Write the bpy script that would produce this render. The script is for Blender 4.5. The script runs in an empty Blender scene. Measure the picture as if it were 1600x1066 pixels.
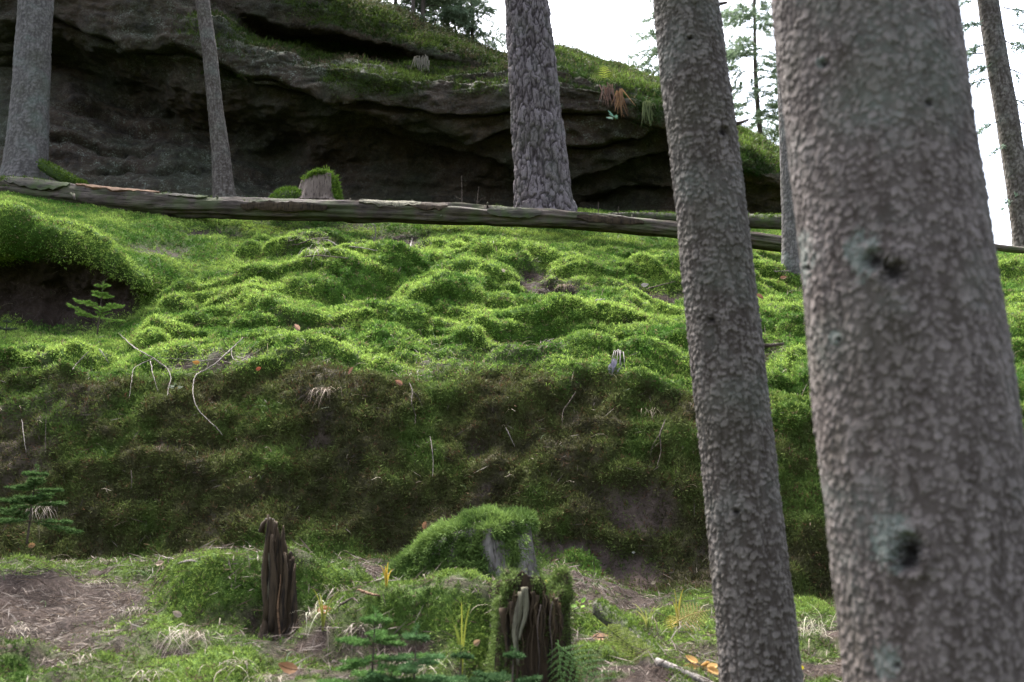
import bpy, math
import numpy as np
R = np.random.RandomState(7)
C = bpy.context.scene.collection
PI = math.pi
# ---------------------------------------------------------------- camera numbers
F, CX, CY = 1555.0, 800.0, 533.0        # focal length and centre, in pixels of the photograph
PITCH = math.radians(12.0)
EYE = 1.55
cp, sp = math.cos(PITCH), math.sin(PITCH)

def zat(py, y):
    v = (CY - py) / F
    return EYE + y * (sp + v * cp) / (cp - v * sp)
def P(px, py, y):
    """point of the place seen at photo pixel (px, py), at world distance y ahead"""
    v = (CY - py) / F
    d = y / (cp - v * sp)
    return np.array([d * (px - CX) / F, y, EYE + d * (sp + v * cp)])
def proj(V):
    V = np.asarray(V, float)
    y = V[..., 1]; z = V[..., 2] - EYE
    f = y * cp + z * sp
    u = -y * sp + z * cp
    f = np.where(f < 0.05, 0.05, f)
    return CX + F * V[..., 0] / f, CY - F * u / f
def mpp(p):
    """metres per photo pixel at point p"""
    return (p[1] * cp + (p[2] - EYE) * sp) / F

# ---------------------------------------------------------------- noise
_pr = np.random.RandomState(3)
_perm = np.concatenate([_pr.permutation(256)] * 3)
_grad = _pr.normal(size=(256, 3)); _grad /= np.linalg.norm(_grad, axis=1)[:, None]
def pn(x, y, z=0.0):
    x, y, z = np.broadcast_arrays(np.asarray(x, float), np.asarray(y, float), np.asarray(z, float))
    xi, yi, zi = np.floor(x).astype(int), np.floor(y).astype(int), np.floor(z).astype(int)
    xf, yf, zf = x - xi, y - yi, z - zi
    fade = lambda t: t * t * t * (t * (t * 6 - 15) + 10)
    u, v, w = fade(xf), fade(yf), fade(zf)
    xi &= 255; yi &= 255; zi &= 255
    out = 0
    for dx in (0, 1):
        for dy in (0, 1):
            for dz in (0, 1):
                h = _perm[_perm[_perm[(xi + dx) & 255] + ((yi + dy) & 255)] + ((zi + dz) & 255)]
                g = _grad[h]
                d = g[..., 0] * (xf - dx) + g[..., 1] * (yf - dy) + g[..., 2] * (zf - dz)
                wt = (u if dx else 1 - u) * (v if dy else 1 - v) * (w if dz else 1 - w)
                out = out + wt * d
    return out * 1.5
def fbm(x, y, z=0.0, o=4, g=0.5):
    s, a = 0, 1.0
    for i in range(o):
        s = s + a * pn(x * 2 ** i + 17 * i, y * 2 ** i + 5 * i, z * 2 ** i + 9 * i); a *= g
    return s
def hsh(i, j, k=0):
    return _perm[(_perm[(_perm[np.asarray(i) & 255] + np.asarray(j)) & 255] + k) & 255] / 255.0
def voro(u, v, nu=None, jit=0.85):
    """F1, F2, id random, offset to the cell centre; periodic in u when nu is given"""
    iu, iv = np.floor(u).astype(int), np.floor(v).astype(int)
    f1 = np.full(u.shape, 9.0); f2 = np.full(u.shape, 9.0)
    rid = np.zeros(u.shape); ou = np.zeros(u.shape); ov = np.zeros(u.shape)
    for a in (-1, 0, 1):
        for b in (-1, 0, 1):
            ci, cj = iu + a, iv + b
            wi = ci % nu if nu else ci
            cx = ci + .5 + jit * (hsh(wi, cj, 11) - .5)
            cy = cj + .5 + jit * (hsh(wi, cj, 57) - .5)
            du, dv = u - cx, v - cy
            d = np.sqrt(du * du + dv * dv)
            n = d < f1
            f2 = np.where(n, f1, np.minimum(f2, d))
            rid = np.where(n, hsh(wi, cj, 101), rid); ou = np.where(n, du, ou); ov = np.where(n, dv, ov)
            f1 = np.where(n, d, f1)
    return f1, f2, rid, ou, ov
def sst(a, b, x):
    t = np.clip((x - a) / (b - a), 0, 1); return t * t * (3 - 2 * t)

# ---------------------------------------------------------------- objects
def tag(o, label=None, cat=None, group=None, kind=None):
    if label: o['label'] = label
    if cat: o['category'] = cat
    if group: o['group'] = group
    if kind: o['kind'] = kind
    return o
def thing(name, loc, label, cat, group=None):
    o = bpy.data.objects.new(name, None); C.objects.link(o)
    o.location = tuple(float(c) for c in loc); o.empty_display_size = .1
    return tag(o, label, cat, group)
def root_loc(o):
    l = np.zeros(3)
    while o is not None:
        l = l + np.array(o.location); o = o.parent
    return l
def obj(name, V, faces, mat, parent=None, col=None, attrs=None, smooth=True, loc=None):
    """faces: list of index arrays (n,3)/(n,4); V in world coordinates"""
    V = np.asarray(V, float)
    if isinstance(faces, np.ndarray): faces = [faces]
    faces = [np.asarray(f, int) for f in faces if len(f)]
    me = bpy.data.meshes.new(name)
    org = root_loc(parent) if parent is not None else (np.array(loc, float) if loc is not None else np.zeros(3))
    me.vertices.add(len(V)); me.vertices.foreach_set('co', (V - org).astype(np.float32).ravel())
    nl = sum(f.size for f in faces); npoly = sum(len(f) for f in faces)
    me.loops.add(nl); me.polygons.add(npoly)
    me.loops.foreach_set('vertex_index', np.concatenate([f.ravel() for f in faces]).astype(np.int32))
    tot = np.concatenate([np.full(len(f), f.shape[1]) for f in faces])
    st = np.concatenate([[0], np.cumsum(tot)[:-1]])
    me.polygons.foreach_set('loop_start', st.astype(np.int32))
    me.polygons.foreach_set('use_smooth', np.full(npoly, smooth))
    me.update(calc_edges=True)
    if col is not None:
        a = me.color_attributes.new('col', 'FLOAT_COLOR', 'POINT')
        a.data.foreach_set('color', np.c_[col, np.ones(len(V))].astype(np.float32).ravel())
    for k, d in (attrs or {}).items():
        a = me.attributes.new(k, 'FLOAT', 'POINT'); a.data.foreach_set('value', np.asarray(d, np.float32).ravel())
    me.materials.append(mat)
    o = bpy.data.objects.new(name, me); C.objects.link(o)
    if parent is not None: o.parent = parent
    elif loc is not None: o.location = tuple(float(c) for c in loc)
    return o
def gridf(nr, nc, wrap=False):
    i = np.arange(nr - 1)[:, None]; j = np.arange(nc if wrap else nc - 1)[None]
    k = (j + 1) % nc
    return np.stack([i * nc + j, i * nc + k, (i + 1) * nc + k, (i + 1) * nc + j], -1).reshape(-1, 4)
def nrm(a): return a / np.maximum(np.linalg.norm(a, axis=-1, keepdims=True), 1e-9)
def gnormals(G, wrap=False):
    """normals of a grid (r,c,3)"""
    dr = np.gradient(G, axis=0)
    if wrap: dc = np.roll(G, -1, 1) - np.roll(G, 1, 1)
    else: dc = np.gradient(G, axis=1)
    return nrm(np.cross(dc, dr))

class MB:
    """collects pieces of ONE part"""
    def __init__(s): s.V, s.Fs, s.c, s.n = [], [], [], 0
    def add(s, V, fs, col=None):
        V = np.asarray(V, float).reshape(-1, 3)
        for f in (fs if isinstance(fs, list) else [fs]): s.Fs.append(np.asarray(f) + s.n)
        s.V.append(V); s.n += len(V)
        s.c.append(np.broadcast_to(np.asarray(col if col is not None else (1, 1, 1), float), (len(V), 3)))
        return s
    def tube(s, pts, rad, n=8, col=None, cap=True, ridges=0.0, seed=0):
        pts = np.asarray(pts, float); m = len(pts); rad = np.broadcast_to(np.asarray(rad, float), (m,))
        t = nrm(np.gradient(pts, axis=0))
        up = np.array([0.31, 0.11, 0.94]) if abs(t[0] @ np.array([0.31, .11, .94])) < .9 else np.array([1., 0, .1])
        a = nrm(np.cross(t, up)); b = np.cross(t, a)
        th = np.arange(n) * 2 * PI / n
        rr = rad[:, None] * np.ones((1, n))
        if ridges:
            k = np.arange(m)[:, None] * .35
            rr = rr * (1 + ridges * pn(np.cos(th)[None] * 2.5 + seed, np.sin(th)[None] * 2.5 + seed * 3.1, k))
        V = pts[:, None] + rr[..., None] * (np.cos(th)[None, :, None] * a[:, None] + np.sin(th)[None, :, None] * b[:, None])
        fs = [gridf(m, n, True)]
        V = V.reshape(-1, 3)
        if cap:
            V = np.r_[V, pts[:1], pts[-1:]]
            j = np.arange(n); k = (j + 1) % n
            fs.append(np.c_[np.full(n, m * n), k, j]); fs.append(np.c_[np.full(n, m * n + 1), (m - 1) * n + j, (m - 1) * n + k])
        return s.add(V, fs, col)
    def strip(s, pts, w, side, col=None):
        """flat ribbon along pts, half width w(array), side vector(s)"""
        pts = np.asarray(pts, float); m = len(pts); w = np.broadcast_to(np.asarray(w, float), (m,))
        sd = np.broadcast_to(np.asarray(side, float), (m, 3))
        V = np.concatenate([pts - sd * w[:, None], pts + sd * w[:, None]])
        i = np.arange(m - 1)
        return s.add(V, np.c_[i, i + 1, m + i + 1, m + i], col)
    def blades(s, p, d, L, W, col, rng=R, bend=0.0):
        V, f, c = blades(p, d, L, W, col, rng, bend); return s.add_raw(V, f, c)
    def add_raw(s, V, f, c):
        s.V.append(V); s.Fs.append(f + s.n); s.c.append(c); s.n += len(V); return s
    def build(s, name, mat, parent=None, loc=None, smooth=True):
        fs = {}
        for f in s.Fs: fs.setdefault(f.shape[1], []).append(f)
        return obj(name, np.concatenate(s.V), [np.concatenate(x) for x in fs.values()], mat, parent, np.concatenate(s.c), None, smooth, loc)

def blades(p, d, L, W, col, rng=R, bend=0.0):
    """one slim leaf per row: a diamond from base p along d (real leaf-shaped faces)"""
    n = len(p)
    d = nrm(d); r = rng.normal(size=(n, 3)); sd = nrm(np.cross(d, r))
    L = np.broadcast_to(np.asarray(L, float), (n,))[:, None]; W = np.broadcast_to(np.asarray(W, float), (n,))[:, None] * .5
    mid = p + d * L * .45
    tip = p + d * L
    if bend: tip = tip + np.array([0, 0, -1.]) * L * bend
    V = np.empty((n, 4, 3)); V[:, 0] = p; V[:, 1] = mid - sd * W; V[:, 2] = tip; V[:, 3] = mid + sd * W
    f = np.arange(n * 4).reshape(n, 4)
    return V.reshape(-1, 3), f, np.repeat(np.broadcast_to(col, (n, 3)), 4, axis=0)

# ---------------------------------------------------------------- materials
class NT:
    def __init__(s, name):
        s.m = bpy.data.materials.new(name); s.m.use_nodes = True
        s.t = s.m.node_tree; s.t.nodes.clear()
        s.out = s.n('ShaderNodeOutputMaterial')
    def n(s, k, **kw):
        x = s.t.nodes.new(k)
        for a, v in kw.items(): setattr(x, a, v)
        return x
    def l(s, a, b): s.t.links.new(a, b)
    def set(s, sock, v):
        if hasattr(v, 'is_linked') or hasattr(v, 'links'): s.l(v, sock)
        elif isinstance(v, (tuple, list)) and len(v) == 3 and sock.type == 'RGBA': sock.default_value = (*v, 1)
        else: sock.default_value = v
    def co(s): return s.n('ShaderNodeTexCoord').outputs['Object']
    def mapping(s, v, scale): 
        m = s.n('ShaderNodeMapping'); s.l(v, m.inputs[0]); m.inputs['Scale'].default_value = scale; return m.outputs[0]
    def noise(s, v, scale, detail=4, rough=.55, dist=0.0):
        x = s.n('ShaderNodeTexNoise'); s.l(v, x.inputs['Vector']); x.inputs['Scale'].default_value = scale
        x.inputs['Detail'].default_value = detail; x.inputs['Roughness'].default_value = rough; x.inputs['Distortion'].default_value = dist
        return x.outputs['Fac']
    def vor(s, v, scale, feature='F1', out='Distance'):
        x = s.n('ShaderNodeTexVoronoi', feature=feature); s.l(v, x.inputs['Vector']); x.inputs['Scale'].default_value = scale
        return x.outputs[out]
    def attr(s, name, out='Fac'):
        x = s.n('ShaderNodeAttribute', attribute_name=name); return x.outputs[out]
    def ramp(s, f, stops):
        x = s.n('ShaderNodeValToRGB'); s.l(f, x.inputs[0]); e = x.color_ramp.elements
        while len(e) < len(stops): e.new(.5)
        for k, (p, c) in enumerate(stops):
            e[k].position = p; e[k].color = (*c, 1) if isinstance(c, (tuple, list)) else (c, c, c, 1)
        return x.outputs[0]
    def mix(s, f, a, b, mode='MIX'):
        x = s.n('ShaderNodeMix', data_type='RGBA', blend_type=mode)
        s.set(x.inputs[0], f); s.set(x.inputs[6], a); s.set(x.inputs[7], b); return x.outputs[2]
    def math(s, op, a, b=0.0, clamp=False):
        x = s.n('ShaderNodeMath', operation=op, use_clamp=clamp); s.set(x.inputs[0], a); s.set(x.inputs[1], b); return x.outputs[0]
    def bump(s, h, strength=.5, dist=.01, normal=None):
        x = s.n('ShaderNodeBump'); s.l(h, x.inputs['Height']); x.inputs['Strength'].default_value = strength; x.inputs['Distance'].default_value = dist
        if normal is not None: s.l(normal, x.inputs['Normal'])
        return x.outputs[0]
    def bsdf(s, col, rough=.9, normal=None, spec=.2, trans=0.0, tcol=None):
        b = s.n('ShaderNodeBsdfPrincipled'); s.set(b.inputs['Base Color'], col); s.set(b.inputs['Roughness'], rough)
        b.inputs['Specular IOR Level'].default_value = spec
        if normal is not None: s.l(normal, b.inputs['Normal'])
        sh = b.outputs[0]
        if trans:
            t = s.n('ShaderNodeBsdfTranslucent'); s.set(t.inputs[0], tcol if tcol is not None else col)
            mx = s.n('ShaderNodeMixShader'); mx.inputs[0].default_value = trans
            s.l(sh, mx.inputs[1]); s.l(t.outputs[0], mx.inputs[2]); sh = mx.outputs[0]
        s.l(sh, s.out.inputs[0]); return s.m

def leaf_mat(name, trans=.35, rough=.6, spec=.25):
    m = NT(name); c = m.attr('col', 'Color'); return m.bsdf(c, rough, None, spec, trans)
M = {}
M['moss'] = leaf_mat('moss', .22, .8, .08)
M['leaf'] = leaf_mat('leaf', .3, .7, .12)
M['needle'] = leaf_mat('needle', .25, .85, .05)
M['dry'] = leaf_mat('dry', .25, .7, .2)

m = NT('soil'); v = m.co()
n1 = m.noise(v, 2.2, 6); n2 = m.noise(v, 34, 5, .7); n3 = m.noise(v, 140, 3, .7)
c = m.ramp(n1, [(.3, (.013, .009, .007)), (.55, (.027, .018, .014)), (.75, (.048, .034, .028))])
c = m.mix(m.ramp(n2, [(.48, 0.), (.72, 1.)]), c, (.065, .047, .040))
c = m.mix(m.ramp(n3, [(.60, 0.), (.72, 1.)]), c, (.11, .087, .072))
c = m.mix(m.math('MULTIPLY', m.attr('bare'), .75), c, m.mix(n2, (.060, .042, .034), (.125, .09, .075)))
gm = m.mix(n1, (.032, .036, .010), (.060, .062, .016))
gm = m.mix(m.attr('fresh'), gm, m.mix(n2, (.030, .062, .008), (.055, .10, .014)))
mm = m.math('MULTIPLY', m.attr('mossy'), m.ramp(n2, [(.25, .55), (.5, 1.)]))
c = m.mix(mm, c, gm)
M['soil'] = m.bsdf(c, .95, m.bump(m.math('ADD', n2, m.math('MULTIPLY', n3, .6)), .9, .03), .1)

m = NT('sandstone'); v = m.co()
n1 = m.noise(v, .9, 6, .6); n2 = m.noise(v, 7, 7, .65); n3 = m.noise(m.mapping(v, (.5, .5, 3.)), 1.6, 6, .6, .6); n4 = m.noise(v, 42, 4, .7)
c = m.ramp(n3, [(.3, (.016, .010, .007)), (.48, (.044, .028, .017)), (.7, (.074, .049, .030))])
c = m.mix(m.ramp(n1, [(.42, 0.), (.62, .8)]), c, (.026, .033, .015))
c = m.mix(m.ramp(n2, [(.52, 0.), (.68, .85)]), c, (.010, .009, .008))
l1 = m.math('MULTIPLY', m.ramp(n2, [(.40, 1.), (.52, 0.)]), m.ramp(n4, [(.5, 0.), (.62, 1.)]))
l1 = m.math('MULTIPLY', l1, m.attr('lichen'))
c = m.mix(m.ramp(n4, [(.45, 0.), (.62, .55)]), c, (.062, .054, .042))
c = m.mix(l1, c, (.17, .19, .155))
c = m.mix(m.math('MULTIPLY', m.attr('mossy'), m.ramp(n2, [(.35, .3), (.55, 1.)])), c, (.030, .045, .010))
M['rock'] = m.bsdf(c, .85, m.bump(m.math('ADD', n2, m.math('MULTIPLY', n4, .35)), 1., .12), .25)

def bark_mat(name, dark, mid, light, lichen=.25, lcol=(.125, .15, .13)):
    m = NT(name); v = m.co()
    e, r = m.attr('edge'), m.attr('rnd')
    n1 = m.noise(v, 3.0, 5); n2 = m.noise(v, 60, 5, .7); n3 = m.noise(m.mapping(v, (1, 1, .35)), 14, 4, .6)
    pl = m.mix(r, mid, light)
    pl = m.mix(m.ramp(n2, [(.35, 0.), (.7, .7)]), pl, m.mix(.5, mid, dark))
    pl = m.mix(m.ramp(n3, [(.45, 0.), (.7, .5)]), pl, light)
    c = m.mix(m.ramp(e, [(.02, 0.), (.22, 1.)]), dark, pl)
    li = m.math('MULTIPLY', m.ramp(n1, [(.52, 0.), (.68, 1.)]), m.ramp(n2, [(.4, .2), (.6, 1.)]))
    c = m.mix(m.math('MULTIPLY', li, lichen), c, lcol)
    g = m.ramp(m.noise(v, 2.1, 4), [(.5, 0.), (.7, .35)])
    c = m.mix(g, c, (.036, .040, .021))
    kn = m.attr('knot')
    c = m.mix(m.math('MULTIPLY', m.ramp(m.math('ADD', m.math('MULTIPLY', m.attr('halo'), .55), m.math('MULTIPLY', m.noise(v, 38, 6, .8), 1.0)), [(.80, 0.), (.90, .5)]), m.ramp(n2, [(.36, .2), (.5, .9)])), c, lcol)
    c = m.mix(m.math('MULTIPLY', kn, 1.0, True), c, (.009, .007, .006))
    return m.bsdf(c, .9, m.bump(n2, .6, .006), .15)
M['bark_front'] = bark_mat('bark_front', (.027, .020, .016), (.063, .050, .045), (.152, .127, .116), .35)
M['bark_mid'] = bark_mat('bark_mid', (.022, .016, .012), (.048, .039, .033), (.142, .123, .110), .3)
M['bark_grey'] = bark_mat('bark_grey', (.034, .030, .027), (.072, .064, .058), (.135, .122, .116), .55, (.12, .145, .125))
M['bark_pine'] = bark_mat('bark_pine', (.018, .013, .013), (.070, .056, .056), (.150, .126, .130), .2)
m = NT('bark_dark'); v = m.co()
M['bark_twig'] = m.bsdf(m.mix(m.noise(v, 9, 4), (.035, .028, .022), (.09, .072, .06)), .9)

def wood_mat(name, a, b, dark, stretch=(1, 1, .12), sc=26, moss=0.0):
    m = NT(name); v = m.co(); w = m.mapping(v, stretch)
    n1 = m.noise(w, sc, 6, .6, .3); n2 = m.noise(v, 3.2, 5); n3 = m.noise(w, sc * 2.6, 4, .6)
    c = m.mix(n1, a, b); c = m.mix(m.ramp(n3, [(.5, 0.), (.64, .9)]), c, dark)
    c = m.mix(m.ramp(n2, [(.45, 0.), (.65, .7)]), c, m.mix(.5, a, dark))
    if moss: c = m.mix(m.math('MULTIPLY', m.ramp(m.noise(v, 5, 5), [(.45, 0.), (.6, 1.)]), moss), c, (.04, .055, .018))
    return m.bsdf(c, .88, m.bump(m.math('ADD', n1, n3), .8, .012), .15)
M['wood_grey'] = wood_mat('wood_grey', (.10, .088, .075), (.20, .178, .165), (.03, .025, .02))
M['wood_rot'] = wood_mat('wood_rot', (.014, .009, .006), (.060, .040, .022), (.006, .004, .003))
M['wood_pale'] = wood_mat('wood_pale', (.07, .065, .042), (.14, .125, .085), (.025, .02, .014))
M['wood_log'] = wood_mat('wood_log', (.036, .027, .022), (.098, .078, .064), (.010, .008, .006), (.10, 1, 1), 22, .55)
M['wood_log_moss'] = wood_mat('wood_log_moss', (.032, .028, .02), (.07, .062, .05), (.012, .01, .008), (.10, 1, 1), 26, .8)
M['wood_orange'] = wood_mat('wood_orange', (.09, .048, .026), (.18, .11, .065), (.03, .016, .01), (.12, 1, 1), 26)
M['twig_grey'] = wood_mat('twig_grey', (.09, .075, .064), (.18, .155, .135), (.04, .032, .026), (1, 1, 1), 12)
M['twig_brown'] = wood_mat('twig_brown', (.045, .032, .025), (.09, .068, .055), (.02, .015, .012), (1, 1, 1), 12)
# ================================================================ GROUND
K = 21
def prof(d=None, **k): pass
D0 = [(3.9,1085),(4.5,1015),(5.3,940),(6.0,890),(6.35,865),(6.55,800),(6.75,720),(6.95,650),(7.15,605),(7.55,575),(8.2,530),(8.9,480),(9.6,440),(10.4,400),(11.1,365),(11.6,345),(12.0,336),(12.6,329),(13.2,326),(13.8,325),(14.6,325)]
def mod(base, start, pts):
    b = list(base); b[start:start + len(pts)] = pts; return b
DL = mod(D0, 4, [(6.35,872),(6.55,810),(6.75,730),(6.95,665),(7.1,618),(7.35,590)])
c0 = mod(DL, 10, [(7.8,548),(8.4,517),(9.1,509),(9.5,487),(9.52,445),(9.1,388),(9.5,352),(10.4,320),(11.5,303),(12.6,282),(14.6,276)])
c110 = mod(DL, 10, [(7.8,550),(8.4,519),(9.1,510),(9.45,489),(9.48,455),(9.1,405),(9.5,378),(10.3,350),(11.3,325),(12.5,296),(14.6,288)])
c225 = mod(DL, 10, [(7.8,552),(8.4,521),(9.0,503),(9.25,487),(9.3,472),(9.15,445),(9.5,412),(10.3,380),(11.2,347),(12.5,312),(14.6,304)])
c300 = mod(DL, 10, [(7.9,552),(8.5,517),(9.0,492),(9.35,470),(9.65,452),(9.95,433),(10.35,410),(10.9,380),(11.5,346),(12.6,318),(14.6,312)])
cR = [(3.9,1110),(4.5,1050),(5.2,990),(5.8,955),(6.15,935),(6.35,870),(6.5,800),(6.65,740),(6.85,690),(7.15,650),(7.7,600),(8.4,545),(9.2,492),(10.0,452),(10.7,418),(11.3,396),(11.9,382),(12.6,370),(13.2,362),(13.8,357),(14.6,352)]
cRR = [(3.9,1130),(4.5,1080),(5.2,1030),(5.8,1000),(6.15,975),(6.35,900),(6.5,830),(6.65,770),(6.85,720),(7.2,678),(7.8,620),(8.5,560),(9.3,505),(10.1,462),(10.8,428),(11.3,405),(11.9,394),(12.5,391),(13.2,394),(14.2,402),(15.6,414)]
DM = mod(D0, 14, [(11.1,370),(11.6,353),(12.1,341)])
D8 = mod(D0, 13, [(10.35,404),(11.0,380),(11.5,364),(12.0,349),(12.6,338),(13.2,331),(13.8,328),(14.6,327)])
D10 = [(3.9,1098),(4.5,1038),(5.2,975),(5.8,945),(6.2,925),(6.45,840),(6.68,745),(6.9,668),(7.12,618),(7.5,583),(8.15,535),(8.85,487),(9.55,448),(10.3,416),(10.9,393),(11.4,376),(12.0,359),(12.6,349),(13.2,342),(13.8,339),(14.6,338)]
cols = [(-900, c0), (0, c0), (110, c110), (225, c225), (300, c300), (420, DM), (700, DM), (860, D8), (1040, D10), (1230, cR), (1420, cR), (1560, cRR), (2500, cRR)]
cpx = np.array([c[0] for c in cols], float)
ctl = np.array([[(y, zat(py, y)) for y, py in c[1]] for c in cols])      # (nc, K, 2) -> y, z
# rows: dense where the photograph looks
ts = []
for i in range(K - 1):
    (y0, p0), (y1, p1) = D0[i], D0[i + 1]
    (q0, p2), (q1, p3) = c0[i], c0[i + 1]
    n = int(max(abs(p1 - p0) / 2.0, abs(p3 - p2) / 2.4, abs(y1 - y0) / .06, 3))
    ts += list(i + np.arange(n) / n)
ts.append(K - 1)
ts = np.array(ts)
pcol = np.r_[np.linspace(-900, -90, 40)[:-1], np.arange(-90, 1691, 2.4), np.linspace(1691, 2500, 40)[1:]]
def cat(ctl, t):
    i = np.clip(np.floor(t).astype(int), 0, K - 2); f = (t - i)[None, :, None]
    g = lambda j: ctl[:, np.clip(j, 0, K - 1)]
    p0, p1, p2, p3 = g(i - 1), g(i), g(i + 1), g(i + 2)
    return .5 * ((2 * p1) + (-p0 + p2) * f + (2 * p0 - 5 * p1 + 4 * p2 - p3) * f ** 2 + (-p0 + 3 * p1 - 3 * p2 + p3) * f ** 3)
rowsC = cat(ctl, ts)                                                      # (nc, nt, 2)
# columns wobble a little sideways so that the bank is not straight
k = np.clip(np.searchsorted(cpx, pcol) - 1, 0, len(cpx) - 2)
f = (pcol - cpx[k]) / (cpx[k + 1] - cpx[k]); f = f * f * (3 - 2 * f)
G2 = rowsC[k] * (1 - f)[:, None, None] + rowsC[k + 1] * f[:, None, None]   # (npx, nt, 2)
G2 = G2.transpose(1, 0, 2)                                                # rows, cols
y, z = G2[..., 0], G2[..., 1]
fw = (y * cp + (z - EYE) * sp)
x = fw * (pcol[None] - CX) / F
GB = np.stack([x, y, z], -1)
tt = ts[:, None] * np.ones((1, len(pcol)))
gpx, gpy = proj(GB)
def ell(px, py, rx, ry, soft=.5, px0=None, py0=None):
    a = gpx if px0 is None else px0; b = gpy if py0 is None else py0
    d = np.sqrt(((a - px) / rx) ** 2 + ((b - py) / ry) ** 2)
    return 1 - sst(1 - soft, 1 + soft, d)
# zones
bank = sst(3.2, 4.4, tt) * (1 - sst(7.9, 9.0, tt + 1.15 * fbm(x * 1.1, z * 1.6, 3)))
slope = sst(7.9, 9.0, tt + 1.15 * fbm(x * 1.1, z * 1.6, 3))
fore = 1 - sst(3.2, 4.4, tt)
hollow = ell(95, 452, 150, 56, .25) * sst(10.2, 11, tt) * (1 - sst(14.6, 15.4, tt)) * (1 - sst(190, 250, gpx))
N0 = gnormals(GB)
if N0[..., 2].mean() < 0: N0 = -N0
# cushions of moss on the slope
wx = x + .34 * pn(x * 1.1, y * 1.1, 1.7) + .1 * pn(x * 3, y * 3, 4.); wy = y + .18 * x * 0 + .34 * pn(x * 1.1, y * 1.1, 8.2) + .09 * pn(x * 3, y * 3, 6.) + .12 * x
def cush(sx, sy, seed):
    f1, f2, r, _, _ = voro(wx / sx + seed, wy / sy + seed * .7)
    return np.clip(1 - f1 * f1 * 1.35, 0, 1) * (.45 + .75 * r)
lump = .14 * cush(1.25, .60, 3.3) + .10 * cush(.7, .32, 9.1) + .06 * cush(.30, .17, 5.7) + .024 * cush(.13, .10, 2.2) + .07 * np.clip(pn(x * 2.1, y * 3.2, 3.3), -.2, 1)
lump += .12 * fbm(x * .8, y * .8, 4.4, 4)
far = 1 - sst(15, 17, tt)
lump = lump * (1 - .65 * sst(13.6, 14.6, tt) * (1 - sst(16.2, 17, tt)) * sst(180, 300, gpx))
lm = 1 - sst(180, 260, gpx)
lump = lump * (1 - .75 * lm * sst(9.6, 10.2, tt) * (1 - sst(14.4, 15.2, tt))) + .16 * lm * sst(14.6, 15.8, tt) * (1 - sst(16.8, 18, tt)) * (.75 + .5 * np.cos((gpx - 70) / 60))
dis = slope * far * (lump - .14) * (1 - hollow)
dis = dis + slope * (1 - far) * .05 * fbm(x * 1.5, y * 1.5, 2)
br = .13 * fbm(x * 1.3, z * 1.6, 7.7, 4) + .04 * fbm(x * 5, z * 5, 3.1, 4) + .045 * (cush(.34, .2, 4.2) - .3)
dis = dis + bank * br
dis = dis + fore * (.06 * fbm(x * 1.6, y * 1.6, 6.1, 4) + .055 * (cush(.32, .26, 6.6) - .4) + .022 * fbm(x * 6, y * 6, 2.2, 4))
dis = dis + hollow * (.10 * fbm(x * 3, z * 4, 5, 5, .6) + .05 * (cush(.22, .14, 8.8) - .4) - .05)
# soil hollows in the slope
soil_s = np.zeros_like(x)
for (a, b, rx, ry, amt) in [(618,368,52,17,1),(520,388,70,15,1),(835,438,26,20,1),(872,456,46,11,1),(1012,447,64,9,.9),(240,388,62,14,.8),(330,360,50,9,.8),(500,352,60,7,.6),(555,345,60,6,.6),(700,585,75,30,.65),(470,600,60,26,.55),(820,560,60,20,.5),(340,575,85,14,.8),(1205,555,25,14,.6)]:
    soil_s = np.maximum(soil_s, amt * ell(a, b, rx, ry, .45))
soil_s = np.maximum(soil_s, .6 * sst(.50, .75, fbm(x * 1.5 + 4, y * 2.4, 9.4, 3)))
dis = dis - slope * soil_s * .07
# scar of bare earth in the bank, step at its upper edge
soil_b = np.zeros_like(x)
for (a, b, rx, ry, amt) in [(1000,795,58,38,.9),(955,770,40,20,.5),(900,862,80,24,1),(975,895,66,50,1),(880,925,70,22,.9),(70,640,110,40,.6),(40,700,60,40,.5),(250,695,28,14,.8),(240,690,14,10,1),(745,700,24,22,.7),(495,690,26,16,.7),(1130,880,50,60,.4)]:
    soil_b = np.maximum(soil_b, amt * ell(a, b, rx, ry, .4))
soil_b *= 1 - ell(906, 893, 34, 32, .2)
dis = dis - bank * soil_b * .07
soil_f = np.zeros_like(x)
for (a, b, rx, ry, amt) in [(110,945,190,40,1),(60,1000,130,40,.9),(180,1005,60,30,.6),(330,880,90,10,.7),(560,905,50,22,.9),(700,938,110,18,1),(470,1010,80,24,.5),(830,1010,70,80,1),(980,1000,60,60,.35),(1080,1040,70,35,.7),(930,945,60,14,.8),(620,1050,60,20,.5),(370,960,40,24,.8)]:
    soil_f = np.maximum(soil_f, amt * ell(a, b, rx, ry, .4))
# mounds of the foreground
def bump(px, py, yy, rx, ry, h):
    c = P(px, py, yy)
    d = ((x - c[0]) / rx) ** 2 + ((y - c[1]) / ry) ** 2
    return h * np.exp(-d * d)
GV = GB + N0 * dis[..., None]
GV[..., 1] -= .55 * slope * far * np.clip(lump - .10, 0, 1) * (1 - hollow)
GV[..., 2] += fore * (bump(350, 925, 5.05, .36, .26, .27) + bump(510, 918, 5.1, .24, .24, .20) + bump(650, 985, 4.55, .46, .26, .25) + bump(735, 1000, 4.4, .2, .28, .10)
    + bump(15, 1050, 4.2, .12, .2, .12) - bump(830, 1040, 4.1, .24, .3, .16) - bump(435, 985, 4.7, .16, .14, .08) + bump(50, 905, 5.5, .3, .2, .06) + bump(1000, 1020, 4.3, .25, .4, .05))
GN = gnormals(GV)
if GN[..., 2].mean() < 0: GN = -GN
gpx, gpy = proj(GV)
nz = fbm(x * 1.6, y * 1.6 + z, 12.3, 4)
nz2 = fbm(x * 6, y * 6 + z * 3, 3.3, 3)
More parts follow.
